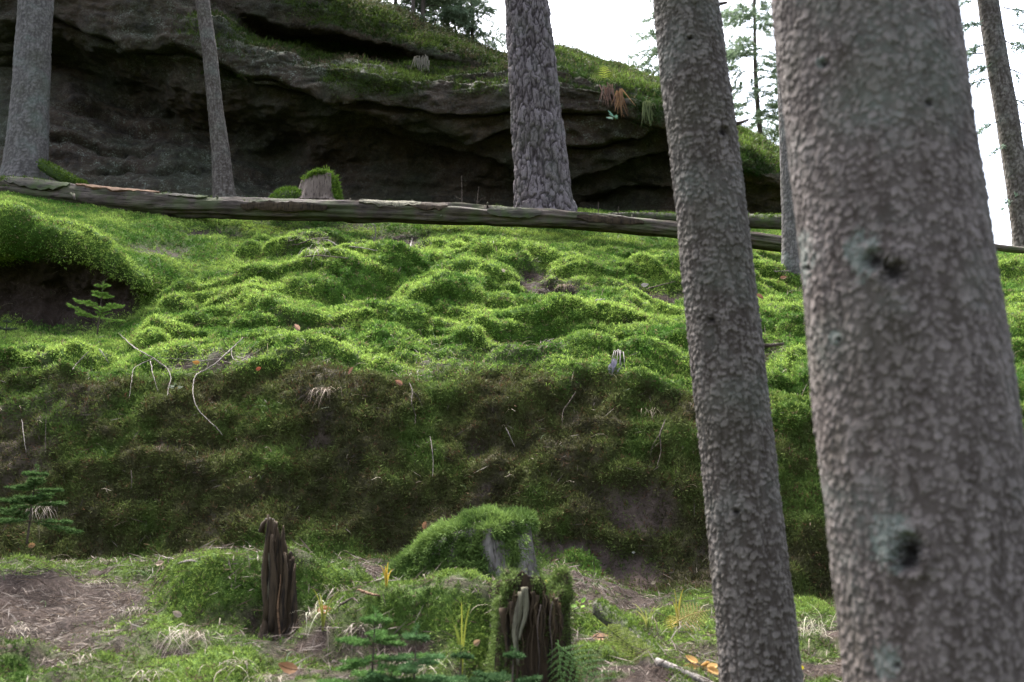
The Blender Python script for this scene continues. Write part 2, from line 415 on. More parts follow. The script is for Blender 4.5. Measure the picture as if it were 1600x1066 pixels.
mossy = slope * (1 - soil_s * (1.0 + .6 * nz2)) * (1 - hollow)
mossy = np.clip(mossy, 0, 1) + bank * np.clip((.92 + .7 * nz + .5 * nz2) * (1 - 1.05 * soil_b), 0, 1) + fore * np.clip((.50 + 1.0 * nz + .8 * nz2) * (1 - 1.05 * soil_f), 0, 1)
for (a, b, rx, ry) in [(345,905,115,45),(505,915,60,40),(660,955,110,40),(740,990,40,60),(15,1050,35,30)]:
    mossy = np.maximum(mossy, fore * ell(a, b, rx, ry, .3))
mossy = np.clip(mossy, 0, 1)
fresh = np.clip(slope + fore * .9 + bank * (ell(906, 893, 36, 34, .2) * .9 + .55 * sst(-.05, .45, nz)), 0, 1)
# the sheet: near apron, the slope, then falling away to the horizon
nc = len(pcol)
def apron(yv, zv):
    yv = max(yv, -60)
    w = max(3.9, abs(yv))
    return np.stack([fwd_w(w) * (pcol - CX) / F, np.full(nc, yv), np.full(nc, zv)], -1)
def fwd_w(w): return w
near = [apron(-60, -9), apron(-20, -4.), apron(-6, -1.5), apron(-2, -.6), apron(0, -.15), apron(2, .45), apron(3.2, .8)]
for r_ in near: r_[:, 0] = 3.9 * (pcol - CX) / F * (1 + np.maximum(0, -r_[:, 1]) * .25)
last = GV[-1]
farr = []
for dy, dz in ((1.5, .0), (4, -.9), (10, -4.5), (30, -14), (120, -30), (500, -45)):
    q = last.copy(); q[:, 1] += dy; q[:, 0] *= (last[:, 1] + dy) / last[:, 1]; q[:, 2] = last[:, 2] * (1 - sst(0, 12, dy)) + (last[:, 2].mean()) * sst(0, 12, dy) + dz
    farr.append(q)
ALL = np.concatenate([np.array(near), GV, np.array(farr)])
pad = lambda a, v: np.concatenate([np.full((len(near), nc), v), a, np.full((len(farr), nc), v)])
ground = obj('ground', ALL.reshape(-1, 3), gridf(len(ALL), nc), M['soil'], None, None, {'mossy': pad(mossy, .6), 'fresh': pad(fresh, .6), 'bare': pad(bank * soil_b + .2 * hollow, 0)})
tag(ground, kind='structure')

# pixel -> ground point (the nearest one that the photograph's eye sees there)
_fpx, _fpy = gpx.ravel(), gpy.ravel(); _fV = GV.reshape(-1, 3); _fN = GN.reshape(-1, 3)
def G(px, py, nrmal=False):
    d = np.hypot(_fpx - px, _fpy - py)
    k = np.where(d < max(3.5, d.min() + .1))[0]
    i = k[np.argmin(_fV[k, 1])]
    return (_fV[i].copy(), _fN[i].copy()) if nrmal else _fV[i].copy()

# ---------------------------------------------------------------- moss
def scatter(Gv, Gn, dens, clip, rng, extra=()):
    """random points on a grid surface, dens per square metre per vertex"""
    r, c = Gv.shape[:2]
    a, b, cc, d = Gv[:-1, :-1], Gv[:-1, 1:], Gv[1:, 1:], Gv[1:, :-1]
    area = np.linalg.norm(np.cross(cc - a, d - b), axis=-1) * .5
    de = (dens[:-1, :-1] + dens[1:, 1:]) * .5
    px, py = proj((a + cc) * .5)
    ok = (px > clip[0]) & (px < clip[1]) & (py > clip[2]) & (py < clip[3])
    lam = np.where(ok, area * de, 0)
    n = rng.poisson(lam)
    idx = np.repeat(np.arange(n.size), n.ravel())
    i, j = idx // (c - 1), idx % (c - 1)
    u, v = rng.rand(len(i)), rng.rand(len(i))
    w = [(1 - u) * (1 - v), u * (1 - v), u * v, (1 - u) * v]
    def it(A):
        W = [q[:, None] for q in w] if A.ndim == 3 else w
        return A[i, j] * W[0] + A[i, j + 1] * W[1] + A[i + 1, j + 1] * W[2] + A[i + 1, j] * W[3]
    return it(Gv), nrm(it(Gn)), [it(e) for e in extra]
def tufts(p, n, L, W, col, k, rng, spread=.75, up=.35):
    m = len(p)
    P_ = np.repeat(p, k, 0); Nn = np.repeat(n, k, 0); LL = np.repeat(L, k) * (.6 + .7 * rng.rand(m * k))
    d = Nn + np.array([0, 0, up]) + spread * rng.normal(size=(m * k, 3))
    d += Nn * np.maximum(0, .25 - (nrm(d) * Nn).sum(1))[:, None] * 2
    c = np.repeat(col, k, 0) * (.75 + .5 * rng.rand(m * k, 1))
    P_ = P_ + rng.normal(size=P_.shape) * np.repeat(L, k)[:, None] * .35 - Nn * .004
    return blades(P_, d, LL, np.repeat(W, k), c, rng)
def lerp(a, b, t): return np.asarray(a) * (1 - t[:, None]) + np.asarray(b) * t[:, None]

rg = np.random.RandomState(21)
CLIP = (-420, 1900, -50, 1180)
dens = slope * mossy * 2900 * (1 - .3 * sst(14, 16, tt))
p, n, (mo, nn, n2_) = scatter(GV, GN, dens, CLIP, rg, (mossy, nz, nz2))
t1 = np.clip(.5 + .9 * nn + .5 * n2_ + .22 * rg.normal(size=len(p)), 0, 1)
col = lerp((.042, .092, .014), (.195, .265, .055), t1) * (.72 + 1.0 * rg.rand(len(p), 1))
olive = np.clip(.9 - mo + .25 * rg.rand(len(p)), 0, .8)
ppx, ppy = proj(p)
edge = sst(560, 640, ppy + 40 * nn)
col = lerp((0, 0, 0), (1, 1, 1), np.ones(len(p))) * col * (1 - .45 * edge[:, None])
dry = rg.rand(len(p)) < .05
col[dry] = (.16, .13, .06)
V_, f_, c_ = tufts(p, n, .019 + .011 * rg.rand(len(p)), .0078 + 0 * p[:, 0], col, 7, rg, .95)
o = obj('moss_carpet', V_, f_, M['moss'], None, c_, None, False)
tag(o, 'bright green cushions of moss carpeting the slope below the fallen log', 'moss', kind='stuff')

dens = bank * np.clip(mossy + .2, 0, 1) * 4600
p, n, (mo, nn, n2_, fr) = scatter(GV, GN, dens, CLIP, rg, (mossy, nz, nz2, fresh))
t1 = np.clip(.45 + .8 * nn + .6 * n2_ + .2 * rg.normal(size=len(p)), 0, 1)
col = lerp((.046, .045, .017), (.084, .108, .028), t1) * (.5 + .9 * rg.rand(len(p), 1))
gr = np.clip((fr - .15) * 1.4, 0, 1)
col = col * (1 - gr[:, None]) + np.array((.060, .110, .020)) * gr[:, None]
br_ = rg.rand(len(p)) < .08
col[br_] = np.array((.075, .042, .022)) * (.6 + .8 * rg.rand(br_.sum(), 1))
V_, f_, c_ = tufts(p, n, .020 + .016 * rg.rand(len(p)), .0060 + 0 * p[:, 0], col, 6, rg, .9, .2)
o = obj('bank_moss', V_, f_, M['moss'], None, c_, None, False)
tag(o, 'dark olive and brown moss clinging to the steep earth bank', 'moss', kind='stuff')

dens = fore * mossy * 6500
p, n, (mo, nn, n2_) = scatter(GV, GN, dens, CLIP, rg, (mossy, nz, nz2))
t1 = np.clip(.5 + .9 * nn + .5 * n2_ + .15 * rg.normal(size=len(p)), 0, 1)
col = lerp((.028, .056, .011), (.125, .178, .036), t1) * (.55 + .8 * rg.rand(len(p), 1))
dry = rg.rand(len(p)) < .07
col[dry] = (.09, .068, .04)
V_, f_, c_ = tufts(p, n, .013 + .009 * rg.rand(len(p)), .0046 + 0 * p[:, 0], col, 7, rg, .95, .2)
o = obj('hummock_moss', V_, f_, M['moss'], None, c_, None, False)
tag(o, 'yellow green moss on the low hummocks around the rotten stumps', 'moss', kind='stuff')

# loose needles, dead stalks and crumbs on the bare soil
dens = (slope * soil_s * 800 + fore * np.clip(soil_f + .5 * (1 - mossy), 0, 1) * 1100 + bank * soil_b * 60 + hollow * 60 + slope * 45 + bank * 45 + fore * 130) * (1 - sst(15, 16, tt))
p, n, _ = scatter(GV, GN, dens, CLIP, rg)
p = p + n * .012
d = rg.normal(size=p.shape); d -= n * (d * n).sum(1)[:, None]; d += n * .12
cc = lerp((.028, .019, .014), (.125, .095, .074), rg.rand(len(p)) ** 1.8)
V_, f_, c_ = blades(p + n * .006, d, .03 + .11 * rg.rand(len(p)) ** 2, .003 + .003 * rg.rand(len(p)), cc, rg)
o = obj('needle_litter', V_, f_, M['dry'], None, c_, None, False)
tag(o, 'brown fallen needles and dead stalks strewn over bare patches of soil', 'litter', kind='stuff')
# thin pale grass standing in the moss
dens = (slope * (.6 + 2.6 * ell(650, 570, 190, 50, .5) + 1.5 * soil_s + 1.2 * ell(480, 600, 120, 50, .5)) * 26 + bank * 18 + fore * 13) * (1 - sst(14.5, 16, tt))
p, n, _ = scatter(GV, GN, dens, CLIP, rg)
mb = MB()
for q, nn_ in zip(p, n):
    L = .05 + .13 * rg.rand(); a = rg.rand() * 2 * PI
    h = np.array([math.cos(a), math.sin(a), 0]); s_ = np.linspace(0, 1, 5)[:, None]
    pts = q + (nn_ * .5 + np.array([0, 0, .5])) * L * s_ * .8 + h * L * s_ ** 2 * .7 - np.array([0, 0, 1]) * L * .45 * s_ ** 3
    g = rg.rand()
    cc = (.19, .155, .11) if g < .45 else ((.06, .09, .038) if g < .75 else (.09, .062, .042))
    mb.strip(pts, np.linspace(.0026, .0008, 5), nrm(np.cross(h, [0, 0, 1.]) + .3 * rg.normal(size=3)), cc)
o = mb.build('sparse_grass', M['dry'], None, None, False)
tag(o, 'thin wispy stalks of pale grass scattered through the moss', 'grass', kind='stuff')
# ================================================================ ROCK
RC = {
-420: [(350,13.6),(320,13.6),(270,13.7),(210,13.9),(150,14.2),(110,14.6),(70,14.3),(30,13.9),(-20,13.7),(-80,13.6),(-160,13.6),(-240,14.2),(-330,16.5)],
0: [(350,13.4),(320,13.5),(270,13.7),(210,13.9),(150,14.3),(110,14.8),(70,14.4),(30,13.9),(-20,13.7),(-80,13.6),(-160,13.6),(-240,14.2),(-330,16.5)],
100: [(345,13.2),(310,13.4),(250,13.8),(190,14.1),(140,14.6),(105,15.2),(80,14.7),(50,13.9),(0,13.6),(-60,13.5),(-150,13.6),(-240,14.2),(-330,16.5)],
220: [(345,13.2),(310,13.4),(260,13.9),(215,14.6),(180,15.3),(152,15.1),(125,14.3),(90,13.8),(40,13.5),(-20,13.5),(-100,13.6),(-200,14.2),(-300,16.5)],
330: [(345,13.3),(310,13.6),(270,14.2),(235,15.0),(205,15.3),(172,14.4),(130,13.8),(80,13.5),(25,13.5),(8,13.9),(-10,14.0),(-120,14.3),(-220,16.5)],
430: [(345,13.6),(315,14.2),(285,15.0),(250,15.3),(210,14.6),(170,13.9),(120,13.5),(85,13.4),(75,13.8),(65,15.0),(40,14.2),(-40,14.0),(-100,16.5)],
520: [(345,14.2),(310,15),(265,15.1),(215,14.3),(180,13.9),(140,13.5),(110,13.4),(98,13.6),(90,15.0),(62,15.2),(50,14.1),(0,14.2),(-20,16.5)],
600: [(345,14.5),(300,15),(255,14.8),(215,14.3),(185,13.8),(150,13.5),(130,13.4),(112,13.6),(96,14.7),(80,15.0),(68,14.2),(24,14.5),(14,16.5)],
690: [(345,14.6),(300,15.0),(255,14.7),(215,14.2),(190,13.8),(160,13.5),(140,13.4),(125,13.6),(110,14.0),(100,14.4),(88,14.2),(60,14.7),(50,16.5)],
790: [(345,14.6),(300,14.9),(265,14.4),(230,14.0),(195,13.7),(165,13.5),(145,13.4),(130,13.5),(122,13.8),(115,14.1),(108,14.4),(100,14.8),(90,16.5)],
870: [(345,14.6),(305,14.9),(270,14.4),(235,14.0),(200,13.8),(170,13.6),(145,13.5),(128,13.5),(118,13.8),(108,14.1),(98,14.5),(86,15),(76,16.5)],
950: [(350,14.6),(310,14.9),(275,14.5),(240,14.1),(205,13.9),(180,13.7),(160,13.6),(143,13.5),(135,13.7),(127,14),(117,14.4),(108,14.9),(98,16.5)],
1030: [(355,14.6),(320,14.9),(285,14.6),(255,14.2),(230,14.0),(210,13.7),(190,13.5),(178,13.5),(168,13.6),(160,13.8),(148,14.2),(136,14.7),(128,16.5)],
1155: [(370,14.5),(345,14.6),(315,14.4),(295,14.2),(280,14.0),(270,13.8),(262,13.6),(255,13.6),(248,13.7),(240,13.9),(225,14.3),(208,14.8),(200,16.5)],
1220: [(380,14.5),(355,14.6),(330,14.4),(315,14.2),(300,14),(290,13.9),(280,13.8),(275,13.8),(270,13.9),(265,14.1),(255,14.4),(244,14.9),(236,16.5)],
1310: [(395,14.7),(390,14.7),(385,14.7),(380,14.7),(376,14.7),(372,14.7),(368,14.7),(364,14.7),(360,14.8),(356,14.9),(352,15.0),(348,15.3),(344,16.5)],
}
rk = sorted(RC); rpx = np.array(rk, float)
rctl = np.array([RC[k_] for k_ in rk], float)           # py, y
KR = 13
rts = []
for i in range(KR - 1): rts += list(i + np.arange(24) / 24)
rts.append(KR - 1); rts = np.array(rts)
pc = np.r_[np.linspace(-420, -60, 60)[:-1], np.arange(-60, 1311, 2.6)]
k = np.clip(np.searchsorted(rpx, pc) - 1, 0, len(rpx) - 2)
f = (pc - rpx[k]) / (rpx[k + 1] - rpx[k]); f = (.5 * f + .5 * f * f * (3 - 2 * f))
cc_ = rctl[k] * (1 - f)[:, None, None] + rctl[k + 1] * f[:, None, None]
# monotone-ish linear along the profile with smoothing afterwards
i = np.clip(np.floor(rts).astype(int), 0, KR - 2); ff = (rts - i)
RP = (cc_[:, i] * (1 - ff)[None, :, None] + cc_[:, i + 1] * ff[None, :, None]).transpose(1, 0, 2)
for _ in range(30):
    RP[1:-1] = .25 * RP[:-2] + .5 * RP[1:-1] + .25 * RP[2:]
py_, yy_ = RP[..., 0], RP[..., 1]
v_ = (CY - py_) / F
dd = yy_ / (cp - v_ * sp)
RV = np.stack([dd * (pc[None] - CX) / F, yy_, EYE + dd * (sp + v_ * cp)], -1)
rt = rts[:, None] * np.ones((1, len(pc)))
qx, qy = np.broadcast_arrays(pc[None], py_)
def polyd(pts):
    """signed distance (px) to a polyline: + above it in the photo; and along-fade"""
    best = np.full(qx.shape, 1e9); sg = np.zeros(qx.shape)
    for (x0, y0), (x1, y1) in zip(pts[:-1], pts[1:]):
        ux, uy = x1 - x0, y1 - y0; L2 = ux * ux + uy * uy
        t = np.clip(((qx - x0) * ux + (qy - y0) * uy) / L2, 0, 1)
        d = np.hypot(qx - x0 - t * ux, qy - y0 - t * uy)
        s_ = np.sign((y0 + t * uy) - qy)
        n_ = d < best; best = np.where(n_, d, best); sg = np.where(n_, s_, sg)
    return best, sg
wob = 7 * fbm(qx / 60., qy / 40., 3.1, 3)
qy = qy + wob
ledges = [
 ([(195,82),(240,82),(272,70),(300,84),(330,104),(400,132),(450,141),(530,172),(600,190)], .22, 26, .5),
 ([(75,30),(130,48),(180,66),(200,80)], .16, 20, .5),
 ([(330,100),(380,118),(420,120),(480,150),(540,158)], .14, 18, .5),
 ([(530,182),(600,202),(680,207),(740,216),(800,206)], .28, 30, .5),
 ([(560,160),(640,170),(720,178),(800,175)], .14, 18, .5),
 ([(690,232),(760,246),(800,264)], .22, 24, .5),
 ([(560,215),(620,222),(700,238)], .14, 20, .5),
 ([(868,232),(940,226),(1040,205)], .20, 26, .5),
 ([(870,285),(930,268),(1000,250),(1040,238)], .22, 30, .5),
 ([(880,180),(950,176),(1035,200)], .12, 18, .5),
 ([(890,318),(960,300),(1030,290)], .14, 20, .5),
 ([(80,215),(140,225),(220,232)], .12, 22, .5),
 ([(110,160),(170,178),(230,205)], .14, 20, .5),
 ([(150,262),(220,258),(310,268)], .08, 16, .5),
 ([(1150,285),(1220,300)], .12, 16, .5),
]
dsp = np.zeros(qx.shape)
for pts, amp, w_, _ in ledges:
    d, s_ = polyd(pts)
    prof_ = np.where(s_ > 0, np.exp(-(d / (w_ * 1.3)) ** 2) * .55, -np.exp(-(d / w_) ** 1.0) * 1.0)
    dsp += amp * prof_ - amp * .8 * np.exp(-(d / 2.6) ** 2)
X, Y, Z = RV[..., 0], RV[..., 1], RV[..., 2]
st_ = Z * 4.2 + .9 * X * .5 + 1.1 * fbm(X * .5, Z * .5, 1.5, 3)
strat = (pn(st_, X * .12, 2.0) + .5 * pn(st_ * 2.3, X * .3, 7.0))
dsp += (.06 + .07 * sst(420, 620, qx)) * strat * (1 - sst(7.5, 9, rt) * .7) + .13 * fbm(X * .9, Z * .9, Y * .9, 5, .55) + .05 * fbm(X * 4, Z * 6, Y * 6, 4)
RN = gnormals(RV)
if (RN[:, :, 1]).mean() > 0: RN = -RN
dr_ = np.stack([RN[..., 0] * .4, np.minimum(RN[..., 1], -.25) , RN[..., 2] * .5], -1)
RV = RV + nrm(dr_) * dsp[..., None] * (1 - .6 * sst(10.5, 12, rt))[..., None]
# top goes on back and down behind: the rock is a solid body
back = []
for dy, dz in ((1.5, .1), (3.5, -.6), (6, -3.0), (7, -7.5)):
    q = RV[-1].copy(); q[:, 1] += dy; q[:, 0] *= (1 + dy / 17.); q[:, 2] += dz; back.append(q)
skirt = RV[0].copy(); skirt[:, 2] -= 1.2; skirt[:, 1] += .1
RV = np.concatenate([[skirt], RV, back])
rt = np.concatenate([[np.zeros(len(pc))], rt, np.full((4, len(pc)), 12.)])
RN = gnormals(RV)
if RN[1:-5, :, 1].mean() > 0: RN = -RN
rpx_, rpy_ = proj(RV)
X, Y, Z = RV[..., 0], RV[..., 1], RV[..., 2]
rn = fbm(X * 1.1, Z * 1.1, Y, 4)
rmoss = sst(.15, .55, RN[..., 2] + .5 * rn) * sst(6.4, 7.6, rt) * sst(430, 560, rpx_ + 0 * rt)
rmoss = np.maximum(rmoss, sst(8.2, 9.4, rt) * sst(.05, .35, RN[..., 2] + .4 * rn) * sst(400, 480, rpx_))
rmoss = np.maximum(rmoss, .7 * ell(540, 18, 70, 20, .5, rpx_, rpy_) * sst(-.2, .3, rn))
rmoss = np.maximum(rmoss, .75 * ell(500, 118, 110, 14, .6, rpx_, rpy_) * sst(-.3, .2, rn))
rmoss = np.maximum(rmoss, .8 * ell(640, 130, 140, 22, .6, rpx_, rpy_) * sst(-.3, .2, rn))
rmoss = np.maximum(rmoss, .62 * sst(.15, .5, RN[..., 2] + .5 * rn) * sst(5.2, 6.4, rt) * sst(230, 330, rpx_) * (1 - sst(540, 640, rpx_)))
rmoss = np.maximum(rmoss, .95 * ell(1020, 165, 30, 26, .5, rpx_, rpy_))
rmoss = np.maximum(rmoss, .95 * ell(1190, 245, 60, 26, .5, rpx_, rpy_))
lich = np.clip(ell(180, 240, 160, 70, .5, rpx_, rpy_) + ell(330, 290, 100, 30, .5, rpx_, rpy_) + .8 * ell(430, 100, 120, 40, .5, rpx_, rpy_) + .5 * ell(250, 60, 120, 60, .5, rpx_, rpy_) + .5 * ell(930, 190, 90, 50, .5, rpx_, rpy_) + .25, 0, 1)
rock = thing('rock_outcrop', P(600, 340, 14.2), 'massive dark sandstone outcrop overhanging the slope, moss along its top', 'rock')
obj('stone', RV.reshape(-1, 3), gridf(*RV.shape[:2]), M['rock'], rock, None, {'mossy': rmoss, 'lichen': lich})
rg = np.random.RandomState(5)
p, n, (mo, nn) = scatter(RV, RN, np.clip(rmoss - .12, 0, 1) * 1500, (-60, 1400, -60, 380), rg, (rmoss, rn))
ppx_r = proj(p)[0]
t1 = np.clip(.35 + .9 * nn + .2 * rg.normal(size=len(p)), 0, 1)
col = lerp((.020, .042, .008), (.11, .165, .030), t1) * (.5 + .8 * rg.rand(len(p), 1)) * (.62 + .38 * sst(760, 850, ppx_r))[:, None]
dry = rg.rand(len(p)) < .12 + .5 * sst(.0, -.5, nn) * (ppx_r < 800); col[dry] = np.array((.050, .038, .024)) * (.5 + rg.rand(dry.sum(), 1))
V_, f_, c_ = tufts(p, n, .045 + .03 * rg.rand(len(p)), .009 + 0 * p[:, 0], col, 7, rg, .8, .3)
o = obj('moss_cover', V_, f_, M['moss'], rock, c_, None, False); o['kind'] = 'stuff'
# heather and whortleberry sprigs along the brow
dens = sst(8.5, 9.5, rt) * (1 - sst(11.7, 12, rt)) * np.clip(rmoss, 0, 1) * 130 * sst(470, 560, rpx_) * (1 - .6 * sst(700, 860, rpx_))
p, n, _ = scatter(RV, RN, dens, (-60, 1400, -60, 380), rg)
mbs = MB()
for q in p:
    h = .08 + .16 * rg.rand(); m_ = 9
    tip = q + np.array([rg.normal() * .3, rg.normal() * .3, 1.]) * h
    s_ = np.sort(rg.rand(m_))[:, None]
    base = q * (1 - s_) + tip * s_
    cc = lerp((.030, .05, .012), (.07, .06, .03), rg.rand(m_))
    mbs.blades(base, rg.normal(size=(m_, 3)) + [0, 0, .7], .04, .016, cc, rg)
o = mbs.build('heather', M['leaf'], rock, None, False); o['kind'] = 'stuff'
_rpx, _rpy = rpx_.ravel(), rpy_.ravel(); _rV = RV.reshape(-1, 3)
def RK(px, py):
    d = np.hypot(_rpx - px, _rpy - py); k_ = np.where(d < max(4, d.min() + .1))[0]
    return _rV[k_[np.argmin(_rV[k_, 1])]].copy()
# ================================================================ TREES
def trunk_grid(pts_px, y, zlow, ztop, hi, nth, kind, cell, amp, seed, zd0=None):
    """pts_px: (py, left, right) edges in the photo at distance y -> bark surface of a leaning tapering trunk.
    hi: row spacing inside the visible stretch; above it rows get coarse."""
    pts = sorted(pts_px, key=lambda q: -q[0])
    ax = []; rad = []
    for py, l, r in pts:
        c = P((l + r) / 2., py, y); ax.append(c); rad.append((r - l) / 2. * mpp(c) * .985)
    ax = np.array(ax); rad = np.array(rad); zz = ax[:, 2]
    # carry on below and above along the same lean
    d0 = (ax[1] - ax[0]) / (zz[1] - zz[0]); d1 = (ax[-1] - ax[-2]) / (zz[-1] - zz[-2])
    d1 = d1 * .5 + np.array([0, 0, .5]); 
    z = list(np.arange(zlow, zz[-1] + .25, hi))
    s_ = hi
    while z[-1] < ztop: s_ *= 1.12; z.append(min(z[-1] + s_, ztop))
    z = np.array(z)
    def at(z_):
        o = np.stack([np.interp(z_, zz, ax[:, 0]), np.interp(z_, zz, ax[:, 1]), z_], -1)
        lo = z_ < zz[0]; o[lo] = ax[0] + (z_[lo] - zz[0])[:, None] * d0
        up = z_ > zz[-1]; o[up] = ax[-1] + (z_[up] - zz[-1])[:, None] * d1
        return o
    A = at(z)
    r = np.interp(z, zz, rad)
    up = z > zz[-1]; r[up] = rad[-1] * np.clip(1 - (z[up] - zz[-1]) / (ztop - zz[-1] + .01), .04, 1) ** .8
    th = np.arange(nth) * 2 * PI / nth
    Th, Zz = np.meshgrid(th, z)
    cx_, sx_ = np.cos(Th), np.sin(Th)
    nu = max(6, int(round(2 * PI * rad.mean() / cell[0])))
    wz = .35 * pn(cx_ * 3 + seed, sx_ * 3, Zz * 6) + .15 * pn(cx_ * 9, sx_ * 9 + seed, Zz * 14)
    u = Th / (2 * PI) * nu + .45 * pn(cx_ * 4, sx_ * 4 + seed, Zz * 7 + 3) ; v = Zz / cell[1] + wz + seed * 7.3
    u = np.mod(u, nu)
    f1, f2, rid, ou, ov = voro(u, v, nu, .9)
    e = f2 - f1
    if kind == 'scale':
        # thin ragged flakes overlapping, each lower rim lifting off the trunk
        h = np.zeros(u.shape); e = np.zeros(u.shape); rid = np.full(u.shape, .22)
        rag = .22 * pn(cx_ * 22 + seed, sx_ * 22, Zz * .75 / cell[1]) + .16 * pn(cx_ * 45, sx_ * 45 + seed, Zz * 1.9 / cell[1])
        for li, (sc, off, R0) in enumerate(((1.0, 0., .36), (1.45, .37, .38), (.66, .61, .33))):
            n_ = max(5, int(round(nu * sc)))
            uu = np.mod(u * n_ / nu + off + .5 * rag, n_); vv = v * sc + off * 9 + .4 * rag
            f1, f2, r1, ou, ov = voro(uu, vv, n_, .95)
            Rr = R0 * (.35 + 1.0 * r1) + .42 * rag
            dist = np.sqrt(ou ** 2 * 1.15 + (ov * (.8 + .5 * hsh((r1 * 250).astype(int), li))) ** 2)
            ins = sst(0, .10, Rr - dist)
            top = .22 + .30 * r1 + .85 * np.clip(-ov, -.45, .45) * (.3 + r1) + .15 * (Rr - dist)
            hh = ins * top
            win = hh > h
            h = np.maximum(h, hh); rid = np.where(win & (ins > .3), np.clip(.10 + .55 * r1 + .75 * np.clip(-ov, -.3, .45) * (.4 + r1), 0, 1), rid); e = np.maximum(e, ins * .8)
        e = np.clip(.11 + .10 * pn(cx_ * 7 + seed, sx_ * 7, Zz * .30 / cell[1]) + .10 * rag + .12 * e, 0, 1)
        h = h + .45 * pn(cx_ * 9 + seed, sx_ * 9, Zz * 3.2) + .2 * rag
    else:
        rag = .24 * pn(cx_ * 8 + seed, sx_ * 8, Zz * 2.2) + .15 * pn(cx_ * 20, sx_ * 20 + seed, Zz * 5) + .10 * pn(cx_ * 45, sx_ * 45, Zz * 12)
        uu = np.mod(u + rag, nu); f1, f2, rid, ou, ov = voro(uu, v + .6 * rag, nu, .95); e = f2 - f1
        g1, g2, rid2, _, _ = voro(np.mod(uu * 2 + .3, nu * 2), v * 1.9 + 3.3 + rag, nu * 2, .95)
        h = sst(.0, .40, e) * (.35 + .5 * rid) + .40 * sst(0, .2, g2 - g1) * rid2 + .45 * pn(cx_ * 4, sx_ * 4 + seed, Zz * 1.6) + .35 * rag
        rid = np.clip(.55 * rid + .6 * rid2 - .05, 0, 1); e = np.minimum(e * (.5 + rid), .05 + (g2 - g1)) * .9
    h = h + .18 * pn(cx_ * 30, sx_ * 30 + seed, Zz * 60)
    big = .040 * pn(cx_ * 1.1 + seed, sx_ * 1.1, Zz * 1.3) + .022 * pn(cx_ * 2.6 + seed, sx_ * 2.6, Zz * 3.4)
    rr = r[:, None] * (1 + big) + amp * h
    base = .16 * np.exp(-(z - zlow) / .22) if zd0 is None else zd0[1] * np.exp(-np.maximum(z - zd0[0], 0) / zd0[2])
    lob = 1 + .45 * np.cos(Th * 5 + seed) * (base / max(base.max(), 1e-6))[:, None]
    rr = rr + (base[:, None] * lob if base.ndim == 1 else 0)
    V = A[:, None] + rr[..., None] * np.stack([cx_, sx_, 0 * cx_], -1)
    return dict(V=V, A=A, r=r, z=z, Th=Th, e=e, rid=rid, at=at, nth=nth)
def knots(T, lst):
    """knot holes: (px, py, size px, halo px) on the side facing the camera"""
    kn = np.zeros(T['V'].shape[:2]); ha = kn.copy(); qx, qy = proj(T['V'])
    front = np.sin(T['Th']) < .15
    for px, py, s_, hl in lst:
        d = np.hypot((qx - px), (qy - py) * 1.15) + .22 * s_ * pn(qx / 5., qy / 5., 4.) * 2 + 2.0 * pn(qx / 9., qy / 9., 1.)
        k_ = np.exp(-(d / s_) ** 2) * front
        ring = np.exp(-((d - 1.6 * s_) / (.6 * s_)) ** 2) * front
        q = mpp(T['A'][len(T['A']) // 2]) * s_
        T['V'] = T['V'] + (T['V'] - T['A'][:, None]) / np.maximum(T['r'], .02)[:, None, None] * (ring * .22 - k_ * .75)[..., None] * q
        kn = np.maximum(kn, k_ * 1.25 - .1); ha = np.maximum(ha, np.exp(-((np.hypot(qx - px + .5 * hl, (qy - py + .25 * hl) * .8)) / max(hl, 1)) ** 2) * front if hl else 0)
    T['kn'] = np.clip(kn, 0, 1); T['ha'] = np.clip(ha, 0, 1)
def build_trunk(T, root, mat, name='trunk'):
    V = T['V']
    T.setdefault('kn', np.zeros(V.shape[:2])); T.setdefault('ha', np.zeros(V.shape[:2]))
    return obj(name, V.reshape(-1, 3), gridf(V.shape[0], V.shape[1], True), mat, root, None, {'edge': T['e'], 'rnd': T['rid'], 'knot': T['kn'], 'halo': T['ha']})
